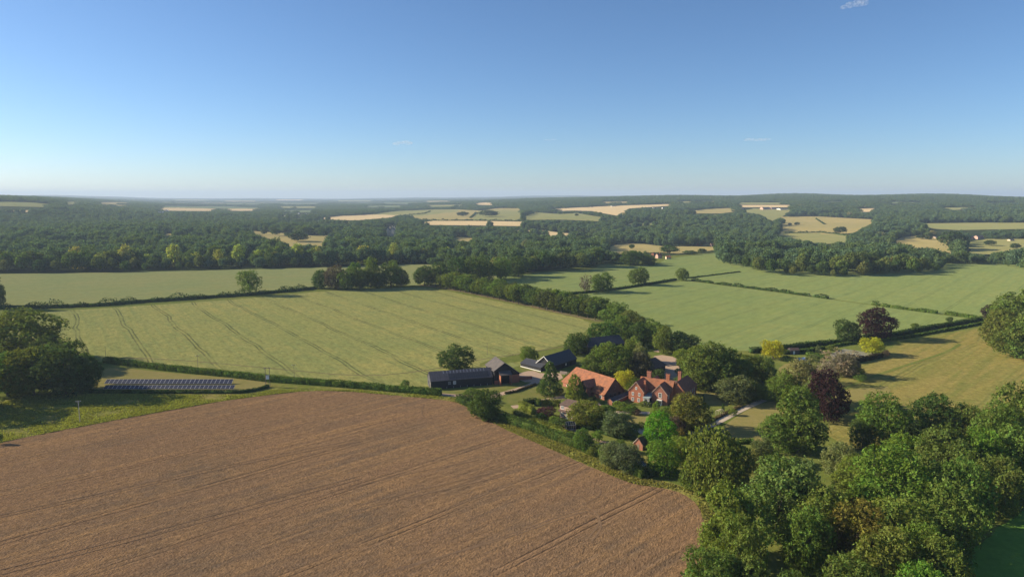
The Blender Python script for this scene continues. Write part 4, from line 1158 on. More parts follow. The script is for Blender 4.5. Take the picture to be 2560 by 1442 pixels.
# isolated trees on the far fields
FT = [(1157, 529, 542, 30, 'left copse on the hillside pasture, a dark round clump'), (1222, 526, 543, 50, 'larger right copse on the hillside pasture, domed and dark'),
      (1180, 560, 570, 0, ''), (1441, 534, 540.5, 10, 'lone tree on the green hill field left of the hanging wood'), (2100, 566, 586, 30, 'pointed dark tree on the hedge of the right hillside field'),
      (1975, 557, 564, 10, 'small round tree at the left of the right hillside field'), (1993, 555, 564, 14, 'pair of small trees left in the right hillside field'),
      (2377, 578, 625, 60, 'large dark tree standing beside the white gabled house'), (2412, 618, 636, 20, 'small dark tree in front of the large one by the white house'),
      (2303, 587, 598, 22, 'round tree left of the white gabled house'), (2322, 588, 600, 18, 'second round tree toward the white gabled house'), (2476, 600, 615, 28, 'round tree right of the pink barns'),
      (2537, 608, 624, 22, 'round tree at the far right in the green paddock'), (2220, 600, 617, 26, 'dark tree at the left tip of the dry pasture'),
      (718, 580, 592, 16, 'small round tree in the parkland clearing'), (745, 578, 604, 52, 'wide dark cedar in the parkland clearing'), (806, 574, 592, 24, 'round tree at the right of the parkland clearing'),
      (660, 574, 588, 14, 'tree at the left end of the parkland clearing'), (690, 571, 590, 22, 'pale park tree beside the wide cedar'), (1146, 577, 593, 24, 'dark conifer shaped tree over the gap in the park wood')]
for u, vt, vb, w, lab in FT:
    if not lab: continue
    tree(u, vt, vb, w, 'mid', (.06, .092, .034), lab, 'broadleaf_tree', 'tree', single=True)

# ---------------------------------------------------------------- hedges
HL = leaf_mat('hedge_leaves', transl=.2)
def hedge(pts, h, w, col, label, name='hedge', gaps=(), px=True, rough=.25, wave=.06):
    q = [P(*p) for p in pts] if px else [Vector(p) for p in pts]
    dm = sum(math.hypot(p.x, p.y) for p in q) / len(q)
    rg = np.random.default_rng(int(dm * 7) + len(pts))
    s = max(.34, dm / 700)
    C, Nn = [], []
    tot = sum((b - a).length for a, b in zip(q[:-1], q[1:])); run = 0
    mb = MB(); prev = None
    for a, b in zip(q[:-1], q[1:]):
        L = (b - a).length; d = (b - a) / max(L, 1e-6); nrm = Vector((-d.y, d.x, 0))
        k = int(L * (2 * h + w) / (s * s) * 2.2) + 8
        t = rg.uniform(0, 1, k)
        keep = np.ones(k, bool)
        for g0, g1 in gaps:
            f = (run + t * L) / tot; keep &= ~((f > g0) & (f < g1))
        t = t[keep]; k = len(t)
        pos = (run + t * L)
        hv = h * (1 + wave * np.sin(pos / 7.3 + 1) + wave * .8 * np.sin(pos / 2.7)) * (1 + rg.normal(0, rough * .3, k))
        side = rg.uniform(0, 2 * h + w, k)
        off = np.where(side < h, -w / 2, np.where(side < 2 * h, w / 2, side - 2 * h - w / 2))
        zz = np.where(side < h, side / h, np.where(side < 2 * h, (side - h) / h, 1.0)) * hv
        off = off * (1 - .25 * (zz / h) ** 2) + rg.normal(0, rough * .25, k)
        base = np.array(a)[None] + np.array(b - a)[None] * t[:, None]
        C.append(base + np.array(nrm)[None] * off[:, None] + np.array([0, 0, 1.0])[None] * zz[:, None])
        nn = np.array(nrm)[None] * np.sign(off)[:, None] * (zz < h * .93)[:, None] + np.array([0, 0, 1.0])[None] * (zz >= h * .8)[:, None]
        Nn.append(nn)
        # woody core
        m_ = max(1, int(L / 6))
        for i in range(m_):
            f0, f1 = (run + L * i / m_) / tot, (run + L * (i + 1) / m_) / tot
            if any(g0 < (f0 + f1) / 2 < g1 for g0, g1 in gaps): continue
            p0, p1 = a.lerp(b, i / m_), a.lerp(b, (i + 1) / m_)
            o = nrm * w * .36; z1 = Vector((0, 0, h * .82))
            vs = [p0 - o, p1 - o, p1 + o, p0 + o, p0 - o * .8 + z1, p1 - o * .8 + z1, p1 + o * .8 + z1, p0 + o * .8 + z1]
            mb.add(vs, [(3, 2, 1, 0), (4, 5, 6, 7), (0, 1, 5, 4), (1, 2, 6, 5), (2, 3, 7, 6), (3, 0, 4, 7)])
        run += L
    C = np.concatenate(C); Nn = np.concatenate(Nn)
    v = leaf_quads(C, Nn + 1e-3, s, rg, .7)
    cv = np.array(mb.v).reshape(-1, 3); cf = np.array(mb.f).reshape(-1, 4) if mb.f else np.zeros((0, 4), int)
    me = mesh_np(name, np.concatenate([v, cv]), np.concatenate([fan(len(v) // 4), cf + len(v)]), HL)
    o = ob(name, me); o.color = (*col, 1)
    return setp(o, label, 'hedge')
HD = (.055, .090, .026); HM = (.095, .150, .030); HY = (.165, .190, .038)
hedge([(262, 905), (420, 926), (560, 940), (670, 953), (800, 962), (900, 970), (1000, 979), (1103, 988)], 2.6, 3.0, HM, 'long clipped hedge from the left clump past the solar panels to the drive')
hedge([(195, 981), (400, 983), (600, 983), (640, 977), (672, 968)], 1.3, 1.5, HD, 'dark straight hedge just in front of the solar panels')
hedge([(-60, 774), (0, 772), (120, 770), (250, 765), (330, 758), (450, 750), (600, 740), (700, 731), (790, 722)], 2.8, 5.5, HD, 'long dark overgrown hedge between the two left fields', rough=.8, wave=.4)
hedge([(1730, 702), (1830, 715), (1950, 730), (2070, 747)], 2.0, 3.5, HD, 'gappy low hedge running across the wheat field from the olive corner tree', gaps=((.18, .2), (.33, .35), (.66, .68), (.88, .92)), wave=.3)
hedge([(2180, 762), (2250, 772), (2343, 784)], 2.0, 3.5, HM, 'short gappy hedge in the wheat field above the copper beech', gaps=((.12, .18), (.3, .34)), wave=.3)
hedge([(2364, 786), (2400, 791), (2452, 799)], 2.2, 3.5, HM, 'last short piece of wheat field hedge beside the purple tree at the right')
hedge([(1410, 737), (1470, 732), (1520, 727), (1600, 715), (1690, 700)], 1.8, 3.0, HD, 'hedge under the round field trees in the wheat')
hedge([(1720, 696), (1850, 680)], 1.0, 1.5, HD, 'thin low hedge from the olive corner tree to the oval wood')
hedge([(1875, 882), (1930, 878), (2000, 868), (2080, 862), (2140, 852), (2230, 841), (2330, 822), (2457, 802)], 2.6, 3.2, HD, 'tall dark hedge along the lower edge of the wheat field')
hedge([(1970, 884), (2060, 872), (2110, 862), (2180, 857), (2260, 846), (2370, 826), (2465, 808)], 1.5, 1.6, HM, 'lower clipped hedge running beside the tall dark one along the meadow')
hedge([(1145, 1002), (1180, 1018), (1215, 1042)], 2.6, 3.0, HD, 'hedge piece under the garden corner trees above the brown field')
hedge([(1225, 1042), (1280, 1060), (1340, 1080), (1400, 1102), (1450, 1122), (1500, 1142), (1550, 1166), (1600, 1192), (1610, 1196)], 3.2, 3.0, (.085, .130, .030), 'long sunlit hedge between the garden and the brown field')
hedge([(1612, 1194), (1630, 1190), (1650, 1182)], 2.3, 2.2, HD, 'short dark hedge returning behind the greenhouse')
hedge([(1285, 1038), (1330, 1055), (1380, 1074), (1430, 1094)], 2.0, 2.6, HY, 'yellowish inner hedge parallel to the long sunlit garden hedge')
hedge([(1300, 1022), (1322, 1030), (1334, 1036)], 3.0, 2.5, HY, 'thick clipped hedge block left of the purple shrub')
hedge([(1308, 1014), (1336, 1010), (1350, 1016)], 2.4, 1.8, HD, 'dark clipped hedge behind the thick hedge block')
hedge([(1342, 1014), (1370, 1012), (1400, 1016)], 2.6, 2.2, HY, 'curved clipped hedge behind the purple shrub')
hedge([(1440, 1070), (1490, 1076), (1510, 1085), (1545, 1096), (1590, 1098)], 1.4, 1.4, HD, 'low box hedge round the kitchen garden beds')
hedge([(1618, 1112), (1626, 1135), (1650, 1150)], 2.6, 1.6, HM, 'narrow tall hedge beside the brick shed')
hedge([(1800, 1107), (1840, 1108), (1884, 1107)], 1.4, 2.0, HM, 'low trimmed hedge along the lower end of the great lawn')
hedge([(2122, 909), (2160, 903), (2205, 893)], 2.6, 1.6, (.06, .05, .025), 'dark brown hedge along the near side of the tennis court')
hedge([(1958, 902), (1987, 906)], 2.4, 3.0, HD, 'dark hedge left of the swimming pool')
hedge([(2015, 889), (2060, 896)], 2.0, 2.4, HM, 'green sloping hedge between the swimming pool and the tennis court')
hedge([(1960, 886), (2010, 882), (2050, 878)], 2.0, 1.6, HD, 'dark hedge behind the swimming pool')
hedge([(1262, 985), (1290, 980), (1320, 969), (1340, 962)], .9, .9, (.10, .085, .04), 'low lavender hedge along the curving drive')
hedge([(1715, 1082), (1760, 1062), (1810, 1037), (1855, 1015)], .8, 1.6, (.14, .11, .05), 'low flower border along the upper side of the stone path')
hedge([(1960, 536 + 48), (2050, 582), (2090, 586), (2128, 592)], 3.0, 6, HD, 'far hedge between the two right hillside fields', wave=.4)
hedge([(1042, 551), (1100, 553), (1180, 553), (1300, 554)], 4.0, 8, HD, 'far hedge above the long pale corn field', wave=.4)
hedge([(1000, 541), (1060, 535), (1075, 530)], 3.0, 7, HD, 'far hedge climbing the hillside pastures on the left', wave=.4)
hedge([(1176, 546), (1190, 533)], 3.0, 7, HD, 'far hedge between the two copses on the hillside', wave=.4)
hedge([(1830, 530), (1880, 523)], 3.0, 7, HD, 'far hedge beside the white farm on the right hill', wave=.4)
hedge([(2040, 548), (2062, 562)], 2.0, 5, HD, 'thin far hedge crossing the right hillside field', wave=.4)

# ---------------------------------------------------------------- buildings
M['brick'] = plain('red_brick', (.44, .165, .090), (.32, .125, .080), 1.5, .85, .2, .3, .3, 2, rowamt=.15)
M['oldbrick'] = plain('old_brick', (.36, .15, .10), (.27, .12, .085), 1.2, .85, .2, .3, .3, 2, rowamt=.15)
M['tile'] = plain('orange_tiles', (.35, .138, .070), (.20, .092, .058), .7, .85, .2, .5, .45, 2, rowamt=.3)
M['tile2'] = plain('clay_tiles', (.34, .145, .090), (.20, .100, .072), 1.3, .85, .2, .5, .45, 2, rowamt=.3)
M['slate'] = plain('dark_slates', (.045, .048, .060), (.03, .032, .042), 1.5, .6, .4, .2, .5, 2)
M['browntile'] = plain('brown_tiles', (.13, .085, .07), (.09, .065, .055), 1.4, .8, .2, .4, .45, 2)
M['blackboard'] = plain('black_weatherboard', (.018, .019, .024), (.026, .027, .032), 2, .7, .3, .4, .28, 2)
M['greyboard'] = plain('grey_boards', (.085, .085, .095), (.06, .06, .07), 2, .75, .3, .4, .28, 2)  # grey boards; on the long barn's gable the grey stands for sunlight
M['fibre'] = plain('ribbed_roof_sheets', (.115, .105, .115), (.075, .070, .080), .5, .7, .3, .3, 1.05, 0, rowamt=.45)
M['fibre2'] = plain('grey_roof_sheets', (.115, .098, .092), (.075, .068, .068), .5, .75, .3, .3, 1.05, 1)
M['lightribs'] = plain('rooflight_sheets', (.24, .24, .26), (.18, .18, .2), 2, .6)
M['pv'] = plain('solar_glass', (.012, .016, .045), (.016, .020, .052), 2, .45, .3)
M['pvframe'] = plain('panel_frame', (.52, .53, .58), (.46, .47, .52), 2, .5)
M['white'] = plain('white_paint', (.80, .79, .76), (.72, .71, .68), 3, .5)
M['glass'] = plain('dark_panes', (.03, .036, .045), (.045, .05, .06), 2, .15, .6)
M['dark'] = plain('doorway_dark', (.012, .012, .014), (.016, .016, .018), 2, .8)
M['stonew'] = plain('rubble_stone', (.42, .34, .29), (.33, .26, .22), 2, .9, .2, .4)
M['cream'+'wall'] = plain('cream_render', (.68, .56, .42), (.6, .5, .38), 1, .85)
M['pinkwall'] = plain('pink_wall', (.55, .36, .29), (.48, .31, .26), 1, .85)
M['steel'] = plain('grey_steel', (.32, .33, .35), (.26, .27, .29), 3, .5)
M['wood'] = plain('grey_timber', (.22, .18, .14), (.15, .12, .10), 4, .85)
M['palewood'] = plain('pale_timber', (.55, .48, .40), (.45, .39, .33), 4, .8)
M['lead'] = plain('pale_lead_roof', (.30, .37, .38), (.25, .31, .33), 2, .6)

def win(par, x, y, z, w, h, axis, sgn, frame='white', pane='glass', bars=True, name='window'):
    """a window on a wall: frame proud of the wall, dark panes as its sub-part; axis = wall normal ('x' or 'y'), sgn = its direction"""
    b = MB(); g = MB(); t = .09
    def bx(m_, a0, a1, z0, z1, d0, d1):
        lo, hi = sorted((sgn * d0, sgn * d1))
        if axis == 'y': m_.box(x + a0, x + a1, y + lo, y + hi, z + z0, z + z1)
        else: m_.box(x + lo, x + hi, y + a0, y + a1, z + z0, z + z1)
    bx(b, -w / 2 - t, -w / 2 + t * .6, -t, h + t, .003, .07); bx(b, w / 2 - t * .6, w / 2 + t, -t, h + t, .003, .07)
    bx(b, -w / 2 + t * .6, w / 2 - t * .6, -t * 1.5, t * .6, .003, .09); bx(b, -w / 2 + t * .6, w / 2 - t * .6, h - t * .6, h + t, .003, .07)
    if bars:
        bx(b, -.04, .04, t * .6, h - t * .6, .012, .06)
        bx(b, -w / 2 + t * .6, -.04, h * .5 - .03, h * .5 + .03, .012, .055); bx(b, .04, w / 2 - t * .6, h * .5 - .03, h * .5 + .03, .012, .055)
    fr = b.build(name, M[frame], par)
    bx(g, -w / 2 + t * .6, w / 2 - t * .6, t * .6, h - t * .6, .004, .02)
    g.build('pane', M[pane], fr)
    return fr

def door(par, x, y, z, w, h, axis, sgn, m='dark', name='door'):
    b = MB(); lo, hi = sorted((sgn * .003, sgn * .06))
    if axis == 'y': b.box(x - w / 2, x + w / 2, y + lo, y + hi, z, z + h)
    else: b.box(x + lo, x + hi, y - w / 2, y + w / 2, z, z + h)
    return b.build(name, M[m], par)

def wing(par, x0, x1, y0, y1, eave, ridge, axis, wall, roof, over=.35, ra=None, hip0=0, hip1=0, z0=-.3, wname='wall', rname='roof', e2=None, th=.18):
    """walls with gables and a pitched roof; the ridge runs along axis; hip0/hip1 pull the ridge ends in"""
    e1 = eave; e2 = e2 if e2 is not None else eave
    if axis == 'x':
        tr = lambda a, b_, z: (a, b_, z); A0_, A1_, B0, B1 = x0, x1, y0, y1
    else:
        tr = lambda a, b_, z: (b_, a, z); A0_, A1_, B0, B1 = y0, y1, x0, x1
    rb = ra if ra is not None else (B0 + B1) / 2
    w = MB()
    def pent(a):
        return [tr(a, B0, z0), tr(a, B1, z0), tr(a, B1, e2), tr(a, rb, ridge if True else e1), tr(a, B0, e1)]
    if hip0 or hip1:
        zz = min(e1, e2)
        lo = [tr(A0_, B0, z0), tr(A1_, B0, z0), tr(A1_, B1, z0), tr(A0_, B1, z0)]; hi = [tr(A0_, B0, zz), tr(A1_, B0, zz), tr(A1_, B1, zz), tr(A0_, B1, zz)]
        w.add(lo + hi, [(0, 1, 5, 4), (1, 2, 6, 5), (2, 3, 7, 6), (3, 0, 4, 7), (4, 5, 6, 7)])
        if not hip1: w.add([tr(A1_, B0, zz), tr(A1_, B1, zz), tr(A1_, rb, ridge)], [(0, 1, 2)])
        if not hip0: w.add([tr(A0_, B0, zz), tr(A0_, B1, zz), tr(A0_, rb, ridge)], [(0, 1, 2)])
    else:
        p, q = pent(A0_), pent(A1_)
        w.add(p + q, [(0, 1, 2, 3, 4), (9, 8, 7, 6, 5), (0, 4, 9, 5), (1, 6, 7, 2)])
    w.build(wname, M[wall], par)
    r = MB()
    o0 = 0 if hip0 else over * .7; o1 = 0 if hip1 else over * .7
    a0, a1 = A0_ - o0, A1_ + o1
    for (Bb, e) in ((B0, e1), (B1, e2)):
        sl = (ridge - e) / abs(rb - Bb); s = -1 if Bb < rb else 1
        eb = Bb + s * over; ez = e - sl * over + .03
        if hip0: ea0 = A0_ - over
        else: ea0 = a0
        ea1 = A1_ + over if hip1 else a1
        quad = [tr(ea0, eb, ez), tr(ea1, eb, ez), tr(a1 - hip1, rb, ridge + .03), tr(a0 + hip0, rb, ridge + .03)]
        n = (Vector(quad[1]) - Vector(quad[0])).cross(Vector(quad[2]) - Vector(quad[0]))
        if n.z < 0: quad = quad[::-1]
        r.slab(quad, th)
    for hp, ax, sg in ((hip0, A0_, -1), (hip1, A1_, 1)):
        if hp:
            ez = min(e1, e2) + .03 - over * .8
            tri = [tr(ax + sg * over, B0 - over, ez), tr(ax + sg * over, B1 + over, ez), tr(ax - sg * hp, rb, ridge + .035)]
            n = (Vector(tri[1]) - Vector(tri[0])).cross(Vector(tri[2]) - Vector(tri[0]))
            if n.z < 0: tri = tri[::-1]
            r.slab(tri, th)
    return r.build(rname, M[roof], par)

def chimney(par, x, y, z0, z1, w=.9, d=.7, m='brick', pots=2, name='chimney'):
    b = MB(); b.box(x - w / 2, x + w / 2, y - d / 2, y + d / 2, z0, z1 - .35).box(x - w / 2 - .08, x + w / 2 + .08, y - d / 2 - .08, y + d / 2 + .08, z1 - .35, z1)
    c = b.build(name, M[m], par)
    g = MB()
    for i in range(pots):
        px = x + (i - (pots - 1) / 2) * w * .5
        g.tube((px, y, z1), (px, y, z1 + .5), .14, .11, 8)
    g.build('chimney_pot', M['tile'], c)
    return c

def frame_of(a, b):
    """origin at a, local x toward b"""
    A, B = P(*a), P(*b); d = B - A
    return A, math.atan2(d.y, d.x), math.hypot(d.x, d.y)

# 1 long black barn with roof panels
A, rz, L = frame_of((1077.6, 974), (1231, 961.5))
W1 = 8.4; E1 = 3.9; RG = 7.0
r = empty('long_barn', A, rz, 'long low black weatherboarded barn with a ribbed grey roof beside the drive', 'barn')
rf = wing(r, 0, L, 0, W1, E1, RG, 'x', 'blackboard', 'fibre', .35, th=.12)
# paler grey end boards: sunlight on the gable put into the colour
b = MB(); b.slab([(-.005, W1 - .02, 0), (-.005, .02, 0), (-.005, .02, E1 - .02), (-.005, W1 / 2, RG - .08), (-.005, W1 - .02, E1 - .02)], .05).build('lit_gable_boards', M['greyboard'], r)
win(r, -.06, 5.6, 1.6, 1.0, 1.0, 'x', -1, 'greyboard'); win(r, -.06, 1.4, 1.0, .9, 1.5, 'x', -1, 'palewood'); door(r, -.06, 3.4, 0, 1.0, 2.1, 'x', -1, 'blackboard')
win(r, 8.3, 0, 1.9, 1.0, 1.0, 'y', -1, 'steel'); win(r, 10.6, 0, 1.8, 1.1, 1.25, 'y', -1, 'white', 'steel')
b = MB()
for i in range(7): b.box(7 + i * 3.1, 7.12 + i * 3.1, -.14, -.005, 0, .9)
b.build('drainpipe', M['steel'], r)
sl = math.atan2(RG - E1, W1 / 2)
def on_roof(s, x, up):      # point on the camera side slope
    return (x, up * math.cos(sl), E1 + up * math.sin(sl) + s)
b = MB(); g = MB(); x0, n_ = 8.2, 18
for i in range(n_):
    xa = x0 + i * 1.02; xb = xa + .96
    b.slab([on_roof(.19, xa, .15), on_roof(.19, xb, .15), on_roof(.19, xb, 3.2), on_roof(.19, xa, 3.2)], .05)
b.build('roof_solar_panel', M['slate'], r)
b = MB()
for i in range(13):
    xa = 6.0 + i * 1.55
    b.slab([on_roof(.17, xa, 3.5), on_roof(.17, xa + .5, 3.5), on_roof(.17, xa + .5, 5.0), on_roof(.17, xa, 5.0)], .03)
b.build('rooflight', M['lightribs'], r)
# grey tank between the barns
A2 = P(1229, 957)
r = empty('water_tank', A2, rz, 'grey plastic water tank between the long black barn and the brick barn', 'tank')
MB().tube((0, 2.2, 0), (0, 2.2, 2.2), .95, .95, 14).tube((0, 2.2, 2.2), (0, 2.2, 2.45), .95, .3, 14).build('tank_body', M['lead'], r); MB().tube((0, 2.2, 2.45), (0, 2.2, 2.6), .3, .3, 12).build('lid', M['dark'], r)

# 2 brick and black cart barn
A, rz, L = frame_of((1236, 961.3), (1292, 956))
r = empty('cart_barn', A, rz, 'tall black boarded barn on red brick base with open brick porch', 'barn')
L = 12.0
wing(r, 0, L, 0, 13, 6.4, 9.6, 'y', 'blackboard', 'fibre2', .5, ra=L * .40, e2=4.4, th=.14)
b = MB(); b.box(-.02, 1.9, -.06, -.003, -.2, 1.9); b.box(7.2, L + .02, -.06, -.003, -.2, 3.9); b.build('brick_base', M['oldbrick'], r)
b = MB(); b.box(2.0, 2.35, -3.0, -.06, -.2, 4.6).box(7.0, 7.3, -3.0, -.06, -.2, .9); b.build('porch_wall', M['brick'], r)
MB().slab([(1.7, -3.3, 4.7), (7.6, -3.3, 4.7), (7.6, -.05, 6.0), (1.7, -.05, 6.0)], .14).build('porch_roof', M['fibre2'], r)
door(r, 4.7, -.0, 0, 4.6, 4.4, 'y', -1, 'dark', 'cart_doorway_dark')  # near-black panel stands for the shade in the open porch
MB().box(7.0, 7.2, -3.1, -2.9, .9, 4.7).build('post', M['wood'], r)

# brick garden wall right of it
A = P(1293, 951); B = P(1330, 948)
r2 = MB().box(0, (B - A).length, -.15, .15, -.2, 1.6).build('brick_wall', M['oldbrick'])
r2.location = A; r2.rotation_euler = (0, 0, math.atan2((B - A).y, (B - A).x)); setp(r2, 'low red brick wall running from the brick barn into the yard', 'wall')

# 3 low black range: long wing with gable and a lower wing in front
A, rz, L = frame_of((1403, 922), (1455, 905))
r = empty('black_range', A, rz, 'low black boarded range with dark slate roof and white edged gable', 'barn')
wing(r, -7.5, 13, 0, 9.5, 3.0, 6.9, 'x', 'blackboard', 'slate', .4)
b = MB(); b.slab([(-8.0, -.45, 3.0), (-8.0, 4.75, 7.2), (-8.0, 4.75, 6.85), (-8.0, -.2, 2.75)], .12).slab([(-8.0, 9.95, 3.0), (-8.0, 9.7, 2.75), (-8.0, 4.75, 6.85), (-8.0, 4.75, 7.2)], .12)
b.build('bargeboard', M['white'], r)
MB().slab([(-7.53, 9.2, 0), (-7.53, .3, 0), (-7.53, .3, 2.9), (-7.53, 9.2, 2.9)], .05).build('stone_gable', M['stonew'], r)
win(r, -7.6, 4.7, 1, 1.3, 1.1, 'x', -1); win(r, 4, 0, 1.2, .7, .8, 'y', -1)
for hx in (1.5, 8): door(r, hx, 0, 0, 1.2, 2.1, 'y', -1, 'dark')
A, rz, L = frame_of((1301.5, 916.5), (1352, 929.5))
r = empty('open_shed', A, rz, 'very low black roofed shed with a white footing left of the low black range', 'shed')
wing(r, 0, L, 0, 8.5, 1.9, 3.6, 'x', 'blackboard', 'slate', .3)
MB().box(-.05, L + .05, -.12, -.004, -.1, .45).build('footing', M['white'], r)
MB().slab([(L * .5, 4.6, 3.55), (L * .95, 4.6, 3.55), (L * .95, 4.95, 3.75), (L * .5, 4.95, 3.75)], .1).build('ridge_flashing', M['pvframe'], r)
# low rubble wall and stone pieces by the yard
A, rz, L = frame_of((1400, 935), (1418, 937))
o = MB().box(0, L, -.2, .2, -.1, 1.5).box(L + .4, L + 1.4, -.3, .3, -.1, 1.3).build('stone_wall', M['stonew'], None, A); o.rotation_euler = (0, 0, rz); setp(o, 'short rubble stone wall below the white edged gable', 'wall')

# 4 big black barn among the trees
A, rz, L = frame_of((1471, 889), (1560, 878))
r = empty('black_barn', A, rz, 'tall black barn half hidden by trees behind the low black range', 'barn')
wing(r, 0, L, 0, 11, 4.8, 8.2, 'x', 'blackboard', 'slate', .4, hip0=2.5)
door(r, L * .35, 0, 0, 3.4, 3.6, 'y', -1, 'dark', 'cart_doorway_dark')

# 5 great tiled barn
A, rz, L = frame_of((1407, 965), (1511, 1001))
r = empty('tiled_barn', A, rz, 'great thatch shaped barn with a huge orange tiled roof and a projecting midstrey', 'barn')
EH = 2.5; RH = 8.4; WD = 11.5
wing(r, 0, L, 0, WD, EH, RH, 'x', 'oldbrick', 'tile', .5, hip0=2.6)
# brick plinth, dark boarded far end
MB().slab([(L + .005, .1, 0), (L + .005, WD - .1, 0), (L + .005, WD - .1, EH), (L + .005, WD / 2, RH - .15), (L + .005, .1, EH)], .06).build('end_boards', M['browntile'], r)
win(r, L + .07, 3.2, .9, 1.2, 1.5, 'x', 1, 'wood'); win(r, L + .07, 5.9, .9, 1.2, 1.5, 'x', 1, 'wood'); win(r, L + .07, 5.8, 4.2, .9, 1.0, 'x', 1, 'wood'); door(r, L + .07, 8.6, 0, 1.2, 2.3, 'x', 1)
# midstrey: gabled porch with ridge running out toward the camera side
mx0, mx1 = L * .52, L * .70
MB().box(mx0, mx0 + .3, -2.6, -.02, -.2, 4.3).box(mx1 - .3, mx1, -2.6, -.02, -.2, 3.9).build('porch_wall', M['oldbrick'], r)
pr = MB(); mc = (mx0 + mx1) / 2
for s, xe in ((-1, mx0 - .4), (1, mx1 + .4)):
    q = [(xe, -3.0, 3.9), (mc, -3.0, 6.6), (mc, 4.2, 6.6), (xe, 1.2, 3.9)]
    n = (Vector(q[1]) - Vector(q[0])).cross(Vector(q[2]) - Vector(q[0]))
    if n.z < 0: q = q[::-1]
    pr.slab(q, .18)
pr.build('porch_roof', M['tile2'], r)
MB().add([(mx0, -2.62, 3.9), (mx1, -2.62, 3.9), (mc, -2.62, 6.5), (mx0, -2.5, 3.9), (mx1, -2.5, 3.9), (mc, -2.5, 6.5)], [(0, 1, 2), (5, 4, 3), (0, 3, 4, 1), (1, 4, 5, 2), (2, 5, 3, 0)]).build('porch_gable', M['blackboard'], r)
MB().box(mx0 + .35, mx1 - .35, -2.2, -2.05, 0, 3.85).build('barn_door', M['dark'], r)
win(r, 3.5, 0, .7, 1.5, 1.0, 'y', -1); win(r, L - 2.2, 0, .7, 1.2, 1.0, 'y', -1); win(r, L * .4, 0, .7, 1.2, 1.1, 'y', -1)

# 6 farmhouse
O = P(1571, 1003); e1 = math.atan2(-.53, .85)
r = empty('farmhouse', O, e1, 'large red brick farmhouse with clay tiled gables, tall chimneys and a white conservatory', 'house')
rA = wing(r, 0, 6.6, 0, 9, 5.0, 8.9, 'y', 'brick', 'tile2', .3)
rM = wing(r, 2.2, 16.5, 5.2, 11.4, 5.2, 9.0, 'x', 'brick', 'tile', .3, wname='wall', rname='roof')
rB = wing(r, 9.4, 15.9, 1.9, 8.5, 4.9, 8.5, 'y', 'oldbrick', 'tile2', .3)
rC = wing(r, 14.5, 21.2, 8.0, 24, 4.9, 8.9, 'y', 'brick', 'tile2', .35, hip1=3.0)
rD = wing(r, 3.4, 9.0, 11.0, 16.5, 4.8, 8.2, 'y', 'oldbrick', 'tile2', .3)
wing(r, 9.4, 15.6, 12.2, 16.5, 4.6, 7.6, 'x', 'oldbrick', 'browntile', .3)
# white bargeboards on the two front gables
for (xa, xb, yy, ev, rg) in ((0, 6.6, -.32, 5.0, 8.9), (9.4, 15.9, 1.58, 4.9, 8.5)):
    c_ = (xa + xb) / 2; sl_ = (rg - ev) / (c_ - xa)
    b = MB()
    for s in (-1, 1):
        xe = c_ + s * (c_ - xa + .3); ze = ev - sl_ * .3
        q = [(xe, yy, ze - .12), (c_, yy, rg - .12), (c_, yy, rg + .05), (xe, yy, ze + .05)]
        if s < 0: q = q[::-1]
        b.slab(q, .05)
    b.build('bargeboard', M['palewood'], r)
win(r, 1.9, 0, 3.1, .75, 1.15, 'y', -1); win(r, 4.7, 0, 3.1, .75, 1.15, 'y', -1); win(r, 3.3, 0, 5.7, .6, .9, 'y', -1); win(r, 1.9, 0, .7, .9, 1.3, 'y', -1); win(r, 4.5, 0, .7, .9, 1.3, 'y', -1)
win(r, 12.9, 1.9, 3.2, 1.2, 1.9, 'y', -1); win(r, 12.9, 1.9, .5, 1.3, 1.7, 'y', -1)
for yy in (10.2, 12.8, 15.4, 18.0, 20.6): win(r, 21.2, yy, 2.9, .9, 1.3, 'x', 1)
for yy in (11.5, 16.7, 21.0): win(r, 21.2, yy, .5, 1.0, 1.4, 'x', 1)
for yy in (3.6, 6.0): win(r, 15.9, yy, 3.0, .9, 1.3, 'x', 1)
chimney(r, 6.2, 2.3, 4.2, 9.3, .75, .75, 'brick', 1)
chimney(r, 5.6, 8.6, 7.2, 11.6, 1.7, 1.2, 'oldbrick', 3)
chimney(r, 13.6, 9.0, 7.6, 11.4, 1.5, 1.0, 'brick', 3)
chimney(r, 16.6, 15.0, 7.6, 11.6, 1.3, 1.0, 'oldbrick', 2)
chimney(r, 11.8, 14.5, 6.4, 9.6, .9, .9, 'brick', 1)
# conservatory between the gables
cw = MB(); cw.box(6.75, 9.3, -.9, 5.0, -.2, .55)
c = cw.build('conservatory', M['white'], r)
g = MB(); g.box(6.85, 9.2, -.8, 4.95, .55, 2.7); g.build('glazing', M['glass'], c)
f = MB()
for i in range(5):
    xx = 6.75 + i * .6; f.box(xx, xx + .16, -.92, -.78, .552, 2.7)
for i in range(8):
    yy = -.76 + i * .75; f.box(6.73, 6.87, yy, yy + .14, .552, 2.7)
f.box(6.73, 9.32, -.94, 5.0, 2.7, 2.95); f.box(6.9, 9.2, -.92, -.80, 1.85, 1.98)
f.build('glazing_bars', M['white'], c)
MB().slab([(6.5, -1.1, 2.96), (9.35, -1.1, 2.96), (9.35, 5.0, 3.6), (6.5, 5.0, 3.6)], .1).build('lead_roof', M['lead'], c)
# bay window under the right gable
b = MB(); b.box(11.9, 13.9, .9, 1.85, -.1, 2.5); bb = b.build('bay_window', M['white'], r)
MB().box(12.05, 13.75, .86, .93, .8, 2.2).build('pane', M['glass'], bb)
door(r, 7.9, -.95, .1, 1.0, 2.2, 'y', -1, 'glass')

